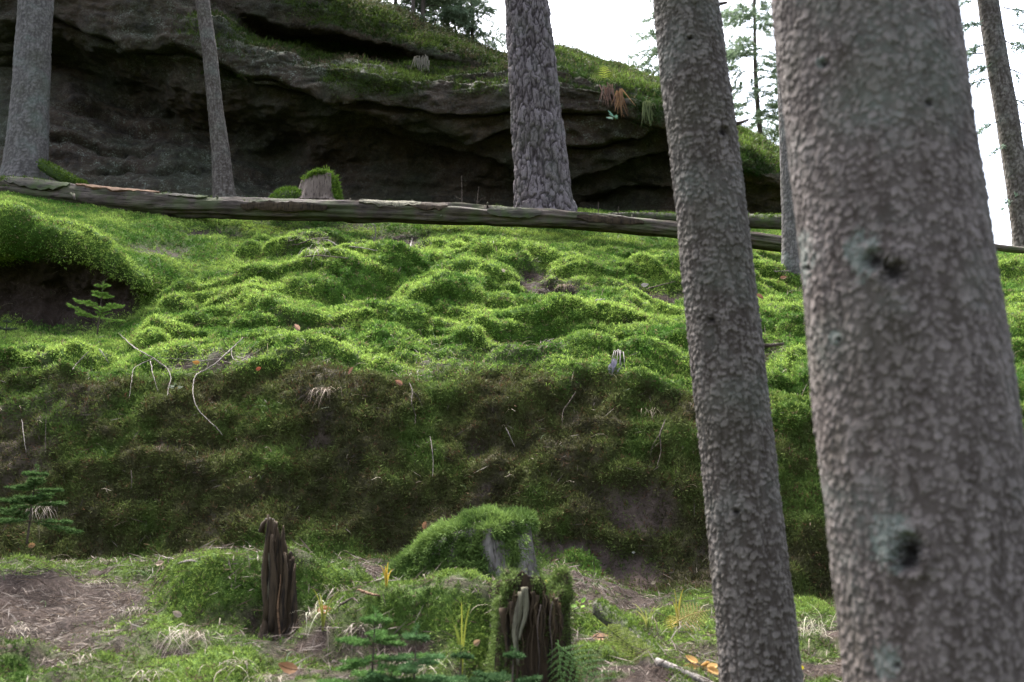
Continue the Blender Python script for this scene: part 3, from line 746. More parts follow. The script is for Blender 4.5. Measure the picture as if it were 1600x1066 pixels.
def spray(wood, leaf, o, d, L, rng, r0=.012, droop=.25, nd=.045, lc=((.018, .032, .010), (.045, .065, .022)), step=.05, gap=.25, needle=(.03, .010), twig=.30):
    """one conifer bough with side twigs and short needles"""
    d = nrm(np.asarray(d, float)); n = 9
    s_ = np.linspace(0, 1, n)[:, None]
    side = nrm(np.cross(d, [0, 0, 1.]))
    pts = o + d * L * s_ - np.array([0, 0, 1.]) * droop * L * s_ ** 1.8 + side * L * .06 * np.sin(s_ * 5 + rng.rand() * 6)
    wood.tube(pts, r0 * (1 - .85 * s_[:, 0]), 5, (.055, .045, .036), False)
    k = int(L / step)
    B, D = [], []
    for i in range(k):
        if rng.rand() < gap: continue
        t = .15 + .85 * (i + rng.rand()) / k
        q = np.array([np.interp(t, s_[:, 0], pts[:, c]) for c in range(3)])
        sg = 1 if i % 2 else -1
        tl = L * twig * (1.15 - t) * (.6 + .7 * rng.rand())
        td = nrm(d * .75 + side * sg * (.8 + .3 * rng.rand()) + np.array([0, 0, -.25 + .3 * rng.normal()]))
        m_ = 4; ss = np.linspace(0, 1, m_)[:, None]
        tp = q + td * tl * ss - np.array([0, 0, 1.]) * tl * .25 * ss ** 2
        wood.tube(tp, .004 * (1 - .7 * ss[:, 0]), 3, (.055, .045, .036), False)
        kk = max(4, int(tl / nd * 3))
        u = rng.rand(kk)[:, None]
        B.append(q + td * tl * u - np.array([0, 0, 1.]) * tl * .25 * u ** 2)
        D.append(td + .75 * rng.normal(size=(kk, 3)))
    if B:
        B = np.concatenate(B); D = np.concatenate(D)
        leaf.blades(B, D, needle[0] * (.6 + .8 * rng.rand(len(B))), needle[1], lerp(lc[0], lc[1], rng.rand(len(B))), rng)
def add_crown(T, root, z0, z1, Rm, rng, nb=46, leaf=None, **kw):
    leaf = leaf or MB(); wood = leaf
    for i in range(nb):
        z = z0 + (z1 - z0) * ((i + rng.rand()) / nb)
        a = rng.rand() * 2 * PI; t = (z - z0) / (z1 - z0)
        L = Rm * (1 - .8 * t) * (.7 + .5 * rng.rand()) * min(1, .55 + 2 * t)
        o_ = T['at'](np.array([z]))[0]
        spray(wood, leaf, o_, (math.cos(a), math.sin(a), .15), L, rng, .03 * (1 - .6 * t), .3, .08, step=.12, needle=(.11, .035), twig=.32, **kw)
    leaf.build('crown', M['needle'], root, None, False)

rt_ = np.random.RandomState(11)
# 1 left spruce behind the log
t1 = thing('spruce_tree', G(40, 290), 'stout grey spruce at the far left, its foot just behind the log', 'tree', 'spruces on the slope')
T = trunk_grid([(290, 6, 71), (200, 15, 73), (100, 24, 77), (0, 31, 81)], 12.5, P(40, 305, 12.5)[2], 20, .013, 150, 'scale', (.045, .05), .010, 1.7, (P(40, 290, 12.5)[2], .045, .3))
build_trunk(T, t1, M['bark_grey']); add_crown(T, t1, 11, 20, 2.6, rt_)
# moss on its root
mb = MB()
rp = np.array([P(66, 258, 12.3), P(84, 268, 12.2), P(105, 280, 12.1), P(128, 292, 12.05)])
mb.tube(rp, [.07, .085, .075, .05], 8, (.03, .05, .01), True, .3, 3)
pp = np.repeat(rp, 260, 0); k_ = rt_.rand(len(pp))[:, None] ; nx = np.roll(rp, -1, 0).copy(); nx[-1] = rp[-1]
pp = pp * (1 - k_) + np.repeat(nx, 260, 0) * k_; dd_ = nrm(rt_.normal(size=pp.shape) + [0, -.6, .8])
mb.blades(pp + dd_ * .065, dd_ + .5 * rt_.normal(size=pp.shape), .045, .012, lerp((.04, .075, .01), (.10, .15, .02), rt_.rand(len(pp))))
mb.build('mossy_root', M['moss'], t1)
# 2 slim spruce
t2 = thing('spruce_tree', G(350, 325), 'slim young spruce trunk behind the log in front of the rock face', 'tree', 'spruces on the slope')
T = trunk_grid([(310, 334, 367), (230, 330, 358), (169, 325, 348), (85, 317, 339), (0, 306, 327)], 12.6, P(350, 330, 12.6)[2], 17, .013, 84, 'scale', (.036, .04), .008, 4.1, (P(350, 318, 12.6)[2], .03, .2))
build_trunk(T, t2, M['bark_mid']); add_crown(T, t2, 11.2, 17, 1.5, rt_, 30)
# 3 pine
t3 = thing('pine_tree', G(850, 338), 'thick pine with deeply furrowed plated bark rising from behind the log', 'tree')
T = trunk_grid([(330, 809, 894), (270, 806, 887), (200, 802, 878), (100, 797, 866), (0, 792, 854)], 12.3, P(850, 345, 12.3)[2], 21, .012, 200, 'plate', (.075, .24), .034, 2.9, (P(850, 330, 12.3)[2], .03, .3))
build_trunk(T, t3, M['bark_pine']); add_crown(T, t3, 14, 21, 3.0, rt_, 40)
# 4 leaning spruce in the middle ground
t4 = thing('spruce_tree', P(1190, 1120, 3.75), 'slender scaly spruce in front of the bank, leaning left, with short dead stubs', 'tree', 'spruces on the slope')
T4 = trunk_grid([(1066, 1128, 1251), (800, 1103, 1221), (533, 1077, 1190), (350, 1060, 1168), (200, 1043, 1150), (80, 1029, 1132), (0, 1021, 1122)], 3.75, .75, 14, .0042, 300, 'scale', (.028, .028), .0072, 5.3, (.75, .05, .15))
knots(T4, [(1130, 205, 7, 0), (1112, 500, 6, 0), (1150, 800, 5, 0), (1078, 60, 4, 0)])
build_trunk(T4, t4, M['bark_mid']); add_crown(T4, t4, 6.5, 14, 1.8, rt_, 40)
for (a, b, L, up) in [(1148, 195, 22, 8), (1119, 6, 18, 2), (1189, 540, 36, 3), (1176, 505, 14, 4)]:
    mb = MB(); q = P(a - 6, b, 3.75); e_ = P(a + L, b - up, 3.72)
    mb.tube(np.array([q, q * .5 + e_ * .5 + [0, 0, -.004], e_]), [.010, .008, .005], 7, None, True, .3, a)
    mb.build('branch_stub', M['twig_brown'], t4)
# 5 big trunk close to the camera
t5 = thing('spruce_tree', P(1480, 1300, 2.3), 'broad scaly spruce trunk closest to the camera with pale lichen round its knots', 'tree', 'spruces on the slope')
T5 = trunk_grid([(1066, 1325, 1622), (700, 1283, 1585), (530, 1265, 1560), (350, 1250, 1533), (180, 1232, 1508), (0, 1213, 1484)], 2.3, .3, 18, .0034, 460, 'scale', (.020, .025), .0050, 8.8, (.3, .07, .15))
knots(T5, [(1368, 407, 16, 40), (1396, 424, 18, 0), (1422, 858, 22, 52), (1418, 878, 18, 0), (1288, 100, 7, 10), (1452, 160, 7, 0), (1520, 555, 4, 0), (1310, 530, 4, 12), (1400, 1040, 6, 30), (1262, 420, 5, 55), (1330, 300, 4, 0)])
build_trunk(T5, t5, M['bark_front']); add_crown(T5, t5, 7.5, 18, 2.6, rt_, 44)
# 6 half hidden behind it
t6 = thing('spruce_tree', G(1236, 415), 'thin dark spruce trunk mostly hidden behind the broad closest one', 'tree', 'spruces on the slope')
T = trunk_grid([(418, 1224, 1256), (300, 1221, 1252), (200, 1218, 1248), (0, 1211, 1241)], 10.3, P(1236, 452, 10.3)[2], 16, .012, 90, 'scale', (.036, .04), .008, 6.6, (P(1236, 420, 10.3)[2], .03, .2))
build_trunk(T, t6, M['bark_grey']); add_crown(T, t6, 9.8, 16, 1.6, rt_, 30)
# 7 far right, against the sky
t7 = thing('spruce_tree', G(1602, 392), 'spruce standing clear against the sky at the far right with thin drooping boughs', 'tree', 'spruces on the slope')
T7 = trunk_grid([(390, 1587, 1620), (280, 1572, 1606), (180, 1556, 1590), (90, 1541, 1573), (0, 1528, 1559)], 12.4, P(1602, 415, 12.4)[2], 20, .014, 84, 'scale', (.05, .055), .007, 9.4, (P(1602, 392, 12.4)[2], .03, .2))
build_trunk(T7, t7, M['bark_mid'])
leaf = MB(); wood = leaf
rb = np.random.RandomState(4)
blue = ((.09, .13, .10), (.16, .21, .15))
for (a, b, ex, ey, L) in [(1536, 40, -1, -.02, 1.0), (1545, 70, -1, .05, 1.1), (1552, 105, -1, -.05, .9), (1553, 120, -1, .15, 1.1), (1560, 190, -.9, .3, .7), (1570, 225, -.9, .5, .6), (1565, 60, 1, .25, .9), (1575, 110, 1, .2, .9), (1580, 150, 1, .35, .8), (1590, 190, 1, .4, .6), (1540, 0, -1, -.2, 1.1), (1570, 10, 1, .1, 1.0), (1583, 300, -.7, .9, .55), (1535, 85, -1, -.1, 1.0), (1580, 40, 1, -.1, .9)]:
    o_ = P(a, b, 12.4); d_ = np.array([ex, -.5 * rb.rand() + .2, -ey])
    spray(wood, leaf, o_, d_, L * .55, rb, .010, .25, .013, blue, step=.045, gap=.2, needle=(.065, .016), twig=.35)
add_crown(T7, t7, 10.2, 20, 2.2, rt_, 40, leaf)

# trees on and behind the rock, against the sky
def back_tree(px, py, y, h, rad, n, label, rng, z0=.12, gap=.3, lean=0., needle=(.075, .014), step=.05):
    b = P(px, py, y)
    r_ = thing('conifer', b, label, 'tree', 'small conifers beyond the rock')
    top = b + np.array([lean, 0, h]); s_ = np.linspace(0, 1, 12)[:, None]
    tr = MB(); pts = b * (1 - s_) + top * s_ + np.array([1, 0, 0]) * .04 * np.sin(s_ * 9 + px)
    tr.tube(pts, rad * (1 - .9 * s_[:, 0]), 9, None, True, .15, px).build('trunk', M['bark_twig'], r_)
    leaf = MB(); wood = leaf
    for i in range(n):
        t = z0 + (1 - z0) * ((i + rng.rand()) / n); a = rng.rand() * 2 * PI
        q = b * (1 - t) + top * t
        spray(wood, leaf, q, (math.cos(a), math.sin(a) * .8, .1), h * .28 * (1.15 - t) * (.6 + .6 * rng.rand()), rng,   .008, .3, .012, ((.10, .14, .085), (.18, .23, .14)), step=step, gap=gap, needle=needle, twig=.36)
    leaf.build('crown', M['needle'], r_, None, False)
rb = np.random.RandomState(9)
back_tree(641, 60, 16.2, 4.2, .045, 34, 'thin conifer on the rock top nearest the high mossy block', rb)
back_tree(663, 72, 16.4, 4.6, .05, 34, 'thin conifer on the rock top, second from the high mossy block', rb)
back_tree(735, 98, 16.8, 4.0, .04, 36, 'bushy small conifer on the rock top just left of the pine', rb, .1, .2)
back_tree(590, 32, 16.6, 3.6, .04, 24, 'short conifer peeping over the highest mossy block', rb, .05)
back_tree(700, 84, 17.2, 4.4, .04, 44, 'bushy small conifer on the rock top between two thin neighbours', rb, .05, .2)
back_tree(615, 46, 17.0, 4.0, .04, 34, 'conifer crowding the thin pair above the high mossy block', rb, .05)
back_tree(1060, 250, 20, 6.3, .07, 60, 'pale lacy conifer behind the rock seen beside the leaning spruce', rb, .25, .38, 0., (.09, .015), .07)
back_tree(1195, 330, 22, 8.2, .08, 80, 'lacy conifer far behind the rock in the gap between two near trunks', rb, .18, .38, 0., (.10, .016), .07)
# ================================================================ LOGS
def log_px(name, pts, y0, y1, label, cat_, mat, ridges=.12, seed=0, n=26, up=1.0, sub=14):
    """pts: (px, py, thickness px)"""
    pts = np.array(pts, float); m = len(pts)
    ys = np.interp(pts[:, 0], [pts[0, 0], pts[-1, 0]], [y0, y1])
    A = np.array([P(a, b, yy) for (a, b, _), yy in zip(pts, ys)]); rr = np.array([t * .5 * mpp(p_) for (_, _, t), p_ in zip(pts, A)])
    L = np.r_[0, np.cumsum(np.linalg.norm(np.diff(A, axis=0), axis=1))]
    s_ = np.linspace(0, L[-1], int(L[-1] / .025))
    A = np.stack([np.interp(s_, L, A[:, c]) for c in range(3)], -1); rr = np.interp(s_, L, rr)
    for _ in range(20): A[1:-1] = .25 * A[:-2] + .5 * A[1:-1] + .25 * A[2:]
    return A, rr, s_
def log_mesh(A, rr, s_, n, ridges, seed):
    th = np.arange(n) * 2 * PI / n
    S, Th = np.meshgrid(s_, th, indexing='ij')
    c_, q_ = np.cos(Th), np.sin(Th)
    f = 1 + ridges * fbm(c_ * 2.2 + seed, q_ * 2.2, S * .55, 3) + ridges * .5 * pn(c_ * 7 + seed, q_ * 7, S * .8) + ridges * .5 * pn(c_ * 14, q_ * 14 + seed, S * 1.5) - ridges * .8 * np.exp(-(pn(c_ * 4 + seed, q_ * 4, S * .7 + 9) / .06) ** 2)
    t = nrm(np.gradient(A, axis=0)); a = nrm(np.cross(t, [0, 0, 1.])); b = np.cross(a, t)
    V = A[:, None] + (rr[:, None] * f)[..., None] * (c_[..., None] * a[:, None] + q_[..., None] * b[:, None])
    return V
A, rr, s_ = log_px('', [(-260,272,37),(-60,287,37),(0,296,37),(60,301,37),(120,309,37),(200,317,36),(270,323,35),(400,327,32),(480,328,31),(560,330,32),(640,333,33),(720,336,32),(800,340,30),(870,343,27),(960,350,26),(1057,360,25),(1150,372,25),(1235,383,25)], 11.75, 11.35, '', '', None)
lg = thing('fallen_log', A[len(A) // 2] - [0, 0, .15], 'long weathered log lying across the slope below the rock, bark mostly gone', 'fallen log')
rr = rr * (1 + .09 * fbm(s_ * 1.6, 3.3, 1., 3))
V = log_mesh(A, rr, s_, 48, .20, 2.0)
nV = V.reshape(-1, 3); nr_, ncol = V.shape[:2]
ends = np.array([A[0], A[-1]]); j = np.arange(48); k_ = (j + 1) % 48
fs = [gridf(nr_, ncol, True), np.c_[np.full(48, len(nV)), k_, j], np.c_[np.full(48, len(nV) + 1), (nr_ - 1) * 48 + j, (nr_ - 1) * 48 + k_]]
obj('trunk', np.r_[nV, ends], fs, M['wood_log'], lg)
# torn bark, splinters and stubs along it
rl = np.random.RandomState(14)
def slab_on_log(px0, px1, ang0, ang1, mat, name, thick=.018, lift=0.0, jag=.5):
    lx = proj(A)[0]; i0, i1 = np.searchsorted(lx, px0), np.searchsorted(lx, px1)
    idx = np.arange(i0, i1, 2); m = len(idx); n = 9
    t = nrm(np.gradient(A, axis=0)); a = nrm(np.cross(t, [0, 0, 1.])); b = np.cross(a, t)
    u = np.linspace(0, 1, m)
    lo = ang0 + jag * (fbm(u * 7, px0, 1., 3)) * .6; hi = ang1 + jag * fbm(u * 8, px0 + 5, 4., 3) * .6
    w_ = np.sin(PI * np.clip(u * 1.0, .02, .98)) ** .4
    mid = (lo + hi) / 2; lo = mid + (lo - mid) * w_; hi = mid + (hi - mid) * w_
    TH = lo[:, None] + (hi - lo)[:, None] * np.linspace(0, 1, n)[None]
    out = []
    for off in (thick, -.01):
        r_ = rr[idx][:, None] * 1.04 + off + (lift + .012 * pn(u[:, None] * 20, TH * 5, px0) if off > 0 else 0)
        out.append(A[idx][:, None] + r_[..., None] * (np.cos(TH)[..., None] * a[idx][:, None] + np.sin(TH)[..., None] * b[idx][:, None]))
    o_, i_ = out; mb = MB()
    mb.add(o_.reshape(-1, 3), gridf(m, n))
    ring_o = np.concatenate([o_[:, 0], o_[-1, 1:], o_[::-1, -1][1:], o_[0, ::-1][1:-1]]); ring_i = np.concatenate([i_[:, 0], i_[-1, 1:], i_[::-1, -1][1:], i_[0, ::-1][1:-1]])
    q = len(ring_o); jj = np.arange(q); kk = (jj + 1) % q
    mb.add(np.r_[ring_o, ring_i], np.c_[jj, kk, q + kk, q + jj])
    return mb.build(name, mat, lg)
slab_on_log(118, 252, .22 * PI, .52 * PI, M['wood_orange'], 'torn_bark', .022)
slab_on_log(10, 116, .0 * PI, .5 * PI, M['bark_dark'] if 'bark_dark' in M else M['wood_log_moss'], 'bark_patch', .016)
slab_on_log(560, 660, .08 * PI, .38 * PI, M['wood_pale'], 'splintered_wood', .014)
slab_on_log(640, 705, .0 * PI, .3 * PI, M['wood_rot'], 'splintered_wood', .012)
slab_on_log(255, 330, .2 * PI, .5 * PI, M['wood_log_moss'], 'bark_patch', .012)
slab_on_log(380, 520, -.15 * PI, .12 * PI, M['wood_rot'], 'bark_patch', .014)
slab_on_log(760, 850, -.1 * PI, .25 * PI, M['wood_log_moss'], 'bark_patch', .014)
slab_on_log(900, 1010, -.1 * PI, .2 * PI, M['wood_rot'], 'bark_patch', .012)
lx = proj(A)[0]
for (px, ang, L) in [(112, .3 * PI, .24), (118, .2 * PI, .2), (545, .5 * PI, .06), (690, -.15 * PI, .12), (900, .5 * PI, .07), (340, .3 * PI, .06), (430, .55 * PI, .05), (640, .45 * PI, .06), (760, .35 * PI, .08), (985, .5 * PI, .06), (230, .5 * PI, .07)]:
    i = np.searchsorted(lx, px); t = nrm(np.gradient(A, axis=0))[i]; a = nrm(np.cross(t, [0, 0, 1.])); b = np.cross(a, t)
    d_ = math.cos(ang) * a + math.sin(ang) * b
    if px < 120: d_ = d_ * .35 + np.array([.35, -.2, -.75])
    q = A[i] + d_ * rr[i] * (.8 if px > 120 else 1.0) + (np.array([0, -.12, .05]) if px < 120 else 0)
    MB().tube(np.array([q, q + d_ * L * .5 + .01 * rl.normal(size=3), q + d_ * L]), [.016, .012, .006], 6, None, True, .3, px).build('branch_stub', M['wood_log'], lg)
# moss strip on the left end
def moss_on(P0, N0_, L, cols_, parent, name='moss', k=6, W=.008, rng=rl, spread=.8):
    c = lerp(cols_[0], cols_[1], rng.rand(len(P0)))
    V_, f_, c_ = tufts(P0, N0_, np.full(len(P0), L), np.full(len(P0), W), c, k, rng, spread, .3)
    o = obj(name, V_, f_, M['moss'], parent, c_, None, False); o['kind'] = 'stuff'; return o
LN = gnormals(V, True)
if (LN * (V - A[:, None])).sum() < 0: LN = -LN
vx, vy = proj(V)
dn = sst(.55, .9, LN[..., 2]) * (sst(-.2, .3, fbm(V[..., 0] * 3, V[..., 1] * 3, 2., 3)) * (1 - sst(60, 130, vx)) * 1500 + 900 * sst(.1, .5, fbm(V[..., 0] * 2.3, 4., 2., 3)) * (1 - .6 * sst(420, 900, vx)))
Vc = np.concatenate([V, V[:, :1]], 1); LNc = np.concatenate([LN, LN[:, :1]], 1); dnc = np.concatenate([dn, dn[:, :1]], 1)
p, n, _ = scatter(Vc, LNc, dnc, (-200, 1700, 0, 500), rl)
moss_on(p, n, .03, ((.03, .055, .01), (.09, .13, .02)), lg)
# second log behind it
def simple_log(name, pts, y0, y1, label, mat, mossd=0, n=20, ridg=.14, seed=5., part='trunk'):
    A_, r_, s__ = log_px('', pts, y0, y1, '', '', None)
    lo = thing(name, A_[len(A_) // 2], label, 'fallen log')
    V_ = log_mesh(A_, r_, s__, n, ridg, seed); q = V_.reshape(-1, 3); nr = len(A_); j = np.arange(n); k_ = (j + 1) % n
    obj(part, np.r_[q, A_[:1], A_[-1:]], [gridf(nr, n, True), np.c_[np.full(n, len(q)), k_, j], np.c_[np.full(n, len(q) + 1), (nr - 1) * n + j, (nr - 1) * n + k_]], mat, lo)
    if mossd:
        N_ = gnormals(V_, True)
        if (N_ * (V_ - A_[:, None])).sum() < 0: N_ = -N_
        dn = sst(.1, .7, N_[..., 2] + .5 * fbm(V_[..., 0] * 4, V_[..., 1] * 4, 1., 3)) * mossd
        w = lambda X_: np.concatenate([X_, X_[:, :1]], 1)
        p, n_, _ = scatter(w(V_), w(N_), w(dn), (-200, 1800, 0, 1150), rl)
        moss_on(p, n_, .026 if y0 > 8 else .016, ((.03, .06, .01), (.10, .15, .022)), lo, W=.008 if y0 > 8 else .0036)
    return lo
simple_log('fallen_log', [(950,338,12),(985,339,16),(1060,342,18),(1160,346,21),(1225,348,22),(1300,352,22)], 12.3, 12.1, 'shorter mossy log lying behind the long one, right of the pine', M['wood_log_moss'], 1300)
simple_log('fallen_branch', [(1500,379,9),(1540,384,10),(1575,389,11),(1610,392,10),(1660,397,8)], 11.6, 11.7, 'thin dark fallen branch on the crest of the slope against the sky', M['wood_log'], 0, 12)
simple_log('mossy_branch', [(935,948,26),(965,972,30),(1000,1008,34),(1040,1050,38),(1085,1100,40)], 4.75, 3.95, 'moss wrapped fallen branch slanting down beside the hollow stump', M['wood_log_moss'], 9000, 16, .2, 8.)
simple_log('broken_branch', [(1025,1033,13),(1060,1047,14),(1095,1062,14),(1130,1080,13)], 4.15, 4.0, 'bare grey broken branch end lying by the moss wrapped one', M['wood_grey'], 0, 12, .2, 3.)

# ================================================================ STUMPS
def stump_grid(c, r0, r1, h, nth, nh, topf, seed, rough=.08, fl=.0, flh=.1, lean=(0, 0), dome=False):
    th = np.arange(nth) * 2 * PI / nth
    top = np.array([topf(a) for a in th])
    s_ = np.linspace(0, 1, nh)
    S, Th = np.meshgrid(s_, th, indexing='ij')
    H = S * top[None] * h
    r = r0 + (r1 - r0) * S + fl * np.exp(-H / flh) * (1 + .6 * np.cos(Th * 4 + seed))
    c_, q_ = np.cos(Th), np.sin(Th)
    r = r * (1 + rough * fbm(c_ * 3 + seed, q_ * 3, H * 1.2, 3) + rough * .9 * pn(c_ * 9 + seed, q_ * 9, H * 2.) + rough * .5 * pn(c_ * 20, q_ * 20 + seed, H * 4))
    V = np.stack([c[0] + r * c_ + lean[0] * H, c[1] + r * q_ + lean[1] * H, c[2] + H], -1)
    # inner wall going back down: a hollow, broken top
    inn = []
    for f, dz in (((.9, .03), (.7, .05), (.35, .06), (.0, .06)) if dome else ((.86, -.012), (.7, -.05), (.4, -.09), (.0, -.10))):
        q = V[-1].copy(); cen = np.array([c[0], c[1], 0]) + np.array([lean[0], lean[1], 0]) * (q[:, 2] - c[2])[:, None]
        q[:, :2] = cen[:, :2] + (q[:, :2] - cen[:, :2]) * f
        if dome:
            q[:, 2] = q[:, 2] * f + (1 - f) * q[:, 2].mean() + dz * h; inn.append(q); continue
        q[:, 2] = np.minimum(q[:, 2] + dz * h / .5, q[:, 2]) if f > .5 else (V[-1][:, 2].min() + dz * h / .5 * .6)
        inn.append(q)
    return np.concatenate([V, inn]), nh
rs = np.random.RandomState(31)
def jag(seed, lo=.75, f=3.2):
    return lambda a: lo + (1 - lo) * (.5 + .5 * math.sin(a * 2 + seed)) * .6 + (1 - lo) * .55 * float(pn(math.cos(a) * f + seed, math.sin(a) * f, seed * 2.1)) + .1 * (1 - lo) * math.sin(a * 11 + seed)
# tall thin rotten snag: an open shell, high on its left
c = P(438, 1003, 4.72)
sn = thing('rotten_snag', c, 'tall thin dark rotten stump standing upright in a moss hummock', 'tree stump')
def topf(a):
    x_ = math.cos(a)
    return .99 - .34 * sst(-.35, .95, x_) + .05 * math.sin(a * 9 + 1) + .10 * float(pn(x_ * 3.1, math.sin(a) * 3, .4)) + .02 * math.sin(a * 23) - .10 * math.exp(-((x_ + .25) / .12) ** 2)
V, nh = stump_grid(c, .070, .058, .535, 120, 90, topf, 2.2, .26, .035, .07, (-.05, .0))
sh = V.shape
obj('wood', V.reshape(-1, 3), gridf(sh[0], sh[1], True), M['wood_rot'], sn)
for (dx, h0, h1, w_, tw, mt) in [(-.052, .10, .57, .018, .02, 'wood_rot'), (-.018, .05, .48, .020, .0, 'wood_rot'), (.03, .02, .40, .016, .03, 'wood_rot'), (-.035, .12, .42, .007, -.02, 'wood_pale'), (.068, .0, .35, .014, .05, 'wood_rot'), (.012, .0, .30, .006, 0, 'wood_orange')]:
    s_ = np.linspace(0, 1, 10)[:, None]
    b0 = c + np.array([dx - .03 * h0, -.088 + abs(dx) * .4, h0]); b1 = c + np.array([dx - .05 * h1 + tw * .2, -.075 + abs(dx) * .4, h1])
    MB().tube(b0 * (1 - s_) + b1 * s_ + .006 * np.sin(s_ * 7 + dx * 90) * np.array([1, 0, 0]), w_ * np.sin(PI * np.clip(s_[:, 0] * .75 + .25, 0, .96)) ** .6, 8, None, True, .35, dx * 60).build('splinter', M[mt], sn)
cq = P(413, 812, 4.74)
mbq = MB(); mbq.tube(np.array([cq + [-.012, 0, -.06], cq + [-.004, 0, -.02], cq + [.01, 0, 0]]), [.014, .010, .005], 8, None, True, .4, 2.); mbq.build('splinter', M['wood_rot'], sn)
mbq = MB(); mbq.tube(np.array([P(414, 812, 4.72), P(420, 810, 4.72), P(428, 812, 4.72)]), [.004, .006, .003], 7, None, True, .3); mbq.build('fungus', leaf_mat('fungus_pale', .2) and M['twig_grey'], sn)

# moss covered stump
c = P(768, 950, 5.25)
ms = thing('mossy_stump', c, 'broad stump thickly draped in moss with bare grey wood on one face', 'tree stump')
tf = lambda a: .93 + .055 * math.sin(a * 2 + 2.2) + .03 * math.sin(a * 5) - .04 * math.cos(a)
V, nh = stump_grid(c, .255, .215, .44, 150, 60, tf, 5.1, .09, .05, .1, (-.05, 0), True)
# slump of the left flank into a mossy root
Hh = V[..., 2] - c[2]; lf = sst(.02, .2, -(V[..., 0] - c[0]) )
Z0 = V[..., 2].copy(); V[..., 2] -= Hh * .42 * sst(.06, .27, -(V[..., 0] - c[0])); Hh = V[..., 2] - c[2]
V[..., 0] -= lf * .30 * (1 - np.clip(Hh / .44, 0, 1)) ** 1.25 * (1 - .0 * Hh); V[..., 0] -= lf * .05
obj('wood', V.reshape(-1, 3), gridf(V.shape[0], V.shape[1], True), M['wood_grey'], ms)
Nn = gnormals(V, True)
if (Nn[:40] * (V[:40] - c)).sum() < 0: Nn = -Nn
vx, vy = proj(V)
bare = np.maximum(ell(700, 895, 6, 6, .3, vx, vy) * 0, 0)
def band(x0, y0, x1, y1, w_):
    t = np.clip(((vx - x0) * (x1 - x0) + (vy - y0) * (y1 - y0)) / ((x1 - x0) ** 2 + (y1 - y0) ** 2), 0, 1)
    d = np.hypot(vx - x0 - t * (x1 - x0), vy - y0 - t * (y1 - y0)); return 1 - sst(.6 * w_, 1.1 * w_, d + 3 * pn(vx / 8, vy / 8, 1.))
bare = np.maximum(band(765, 850, 792, 905, 15), band(822, 838, 830, 915, 13)); bare = np.maximum(bare, band(800, 912, 825, 885, 18)); bare = np.maximum(bare, band(778, 848, 768, 850, 7))
side_b = sst(.12, .2, V[..., 0] - c[0]) * (Hh < .3)
dn = (1 - bare) * (1 - .6 * side_b) * 13000 * (Hh > -.02)
w = lambda X_: np.concatenate([X_, X_[:, :1]], 1)
p, n, _ = scatter(w(V), w(Nn), w(dn), (0, 1600, 700, 1066), rs)
p = p + n * (.006 + .055 * sst(-.3, .7, fbm(p[:, 0] * 9, p[:, 1] * 9, p[:, 2] * 9, 3)))[:, None]
nn = n + np.array([0, 0, -.45]) * (np.abs(n[:, 2]) < .6)[:, None]
tcol = np.clip(.5 + .8 * fbm(p[:, 0] * 7, p[:, 1] * 7, p[:, 2] * 7, 3), 0, 1)
V_, f_, c_ = tufts(p, nn, np.full(len(p), .028), np.full(len(p), .0046), lerp((.035, .065, .014), (.125, .185, .045), tcol), 8, rs, .7, .0)
o = obj('moss_cover', V_, f_, M['moss'], ms, c_, None, False); o['kind'] = 'stuff'

# hollow rotten stump in front
c = P(832, 1085, 4.12)
hs_ = thing('rotten_stump', c, 'hollow crumbling stump with hanging splinters and a mossy rim, below the draped stump', 'tree stump')
def topf(a): return .80 + .12 * math.sin(a * 3 + .6) + .10 * float(pn(math.cos(a) * 3, math.sin(a) * 3, 5.)) + .03 * math.sin(a * 13)
V, nh = stump_grid(c, .155, .135, .52, 160, 80, topf, 7.4, .14, .04, .1, (0, .0))
# the front has rotted away into a cave
Hh = V[..., 2] - c[2]; ang = np.arctan2(V[..., 1] - c[1], V[..., 0] - c[0])
fr = np.exp(-((ang + PI / 2 - .25) / .75) ** 2) * (1 - sst(.30, .42, Hh)) * (np.arange(V.shape[0]) < nh)[:, None]
V[..., :2] = c[:2] + (V[..., :2] - c[:2]) * (1 - .62 * fr)[..., None]
obj('wood', V.reshape(-1, 3), gridf(V.shape[0], V.shape[1], True), M['wood_rot'], hs_)
def splint(px0, py0, px1, py1, y, w0, mt, nm='splinter', flat=.4):
    s_ = np.linspace(0, 1, 14)[:, None]; a, b = P(px0, py0, y), P(px1, py1, y + .01)
    pts = a * (1 - s_) + b * s_ + np.array([1, .3, 0]) * .008 * np.sin(s_ * 6 + px0)
    MB().tube(pts, w0 * (1 - .75 * s_[:, 0] ** 1.5), 9, None, True, .45, px0 * .37).build(nm, M[mt], hs_)
splint(812, 925, 806, 1040, 3.96, .017, 'wood_pale'); splint(802, 940, 808, 1075, 3.97, .009, 'wood_rot'); splint(822, 918, 815, 1000, 3.95, .014, 'wood_pale')
splint(838, 930, 842, 1010, 3.97, .010, 'wood_rot'); splint(850, 930, 848, 1035, 3.97, .008, 'wood_rot'); splint(858, 935, 866, 1000, 3.99, .010, 'wood_rot'); splint(830, 925, 832, 985, 3.96, .008, 'wood_rot'); splint(845, 945, 838, 1060, 3.94, .0028, 'twig_brown', 'hanging_root'); splint(864, 940, 858, 1050, 3.95, .003, 'twig_brown', 'hanging_root'); splint(790, 950, 792, 1060, 4.0, .018, 'wood_rot'); splint(872, 935, 876, 1010, 4.02, .012, 'wood_rot')
fb = MB()
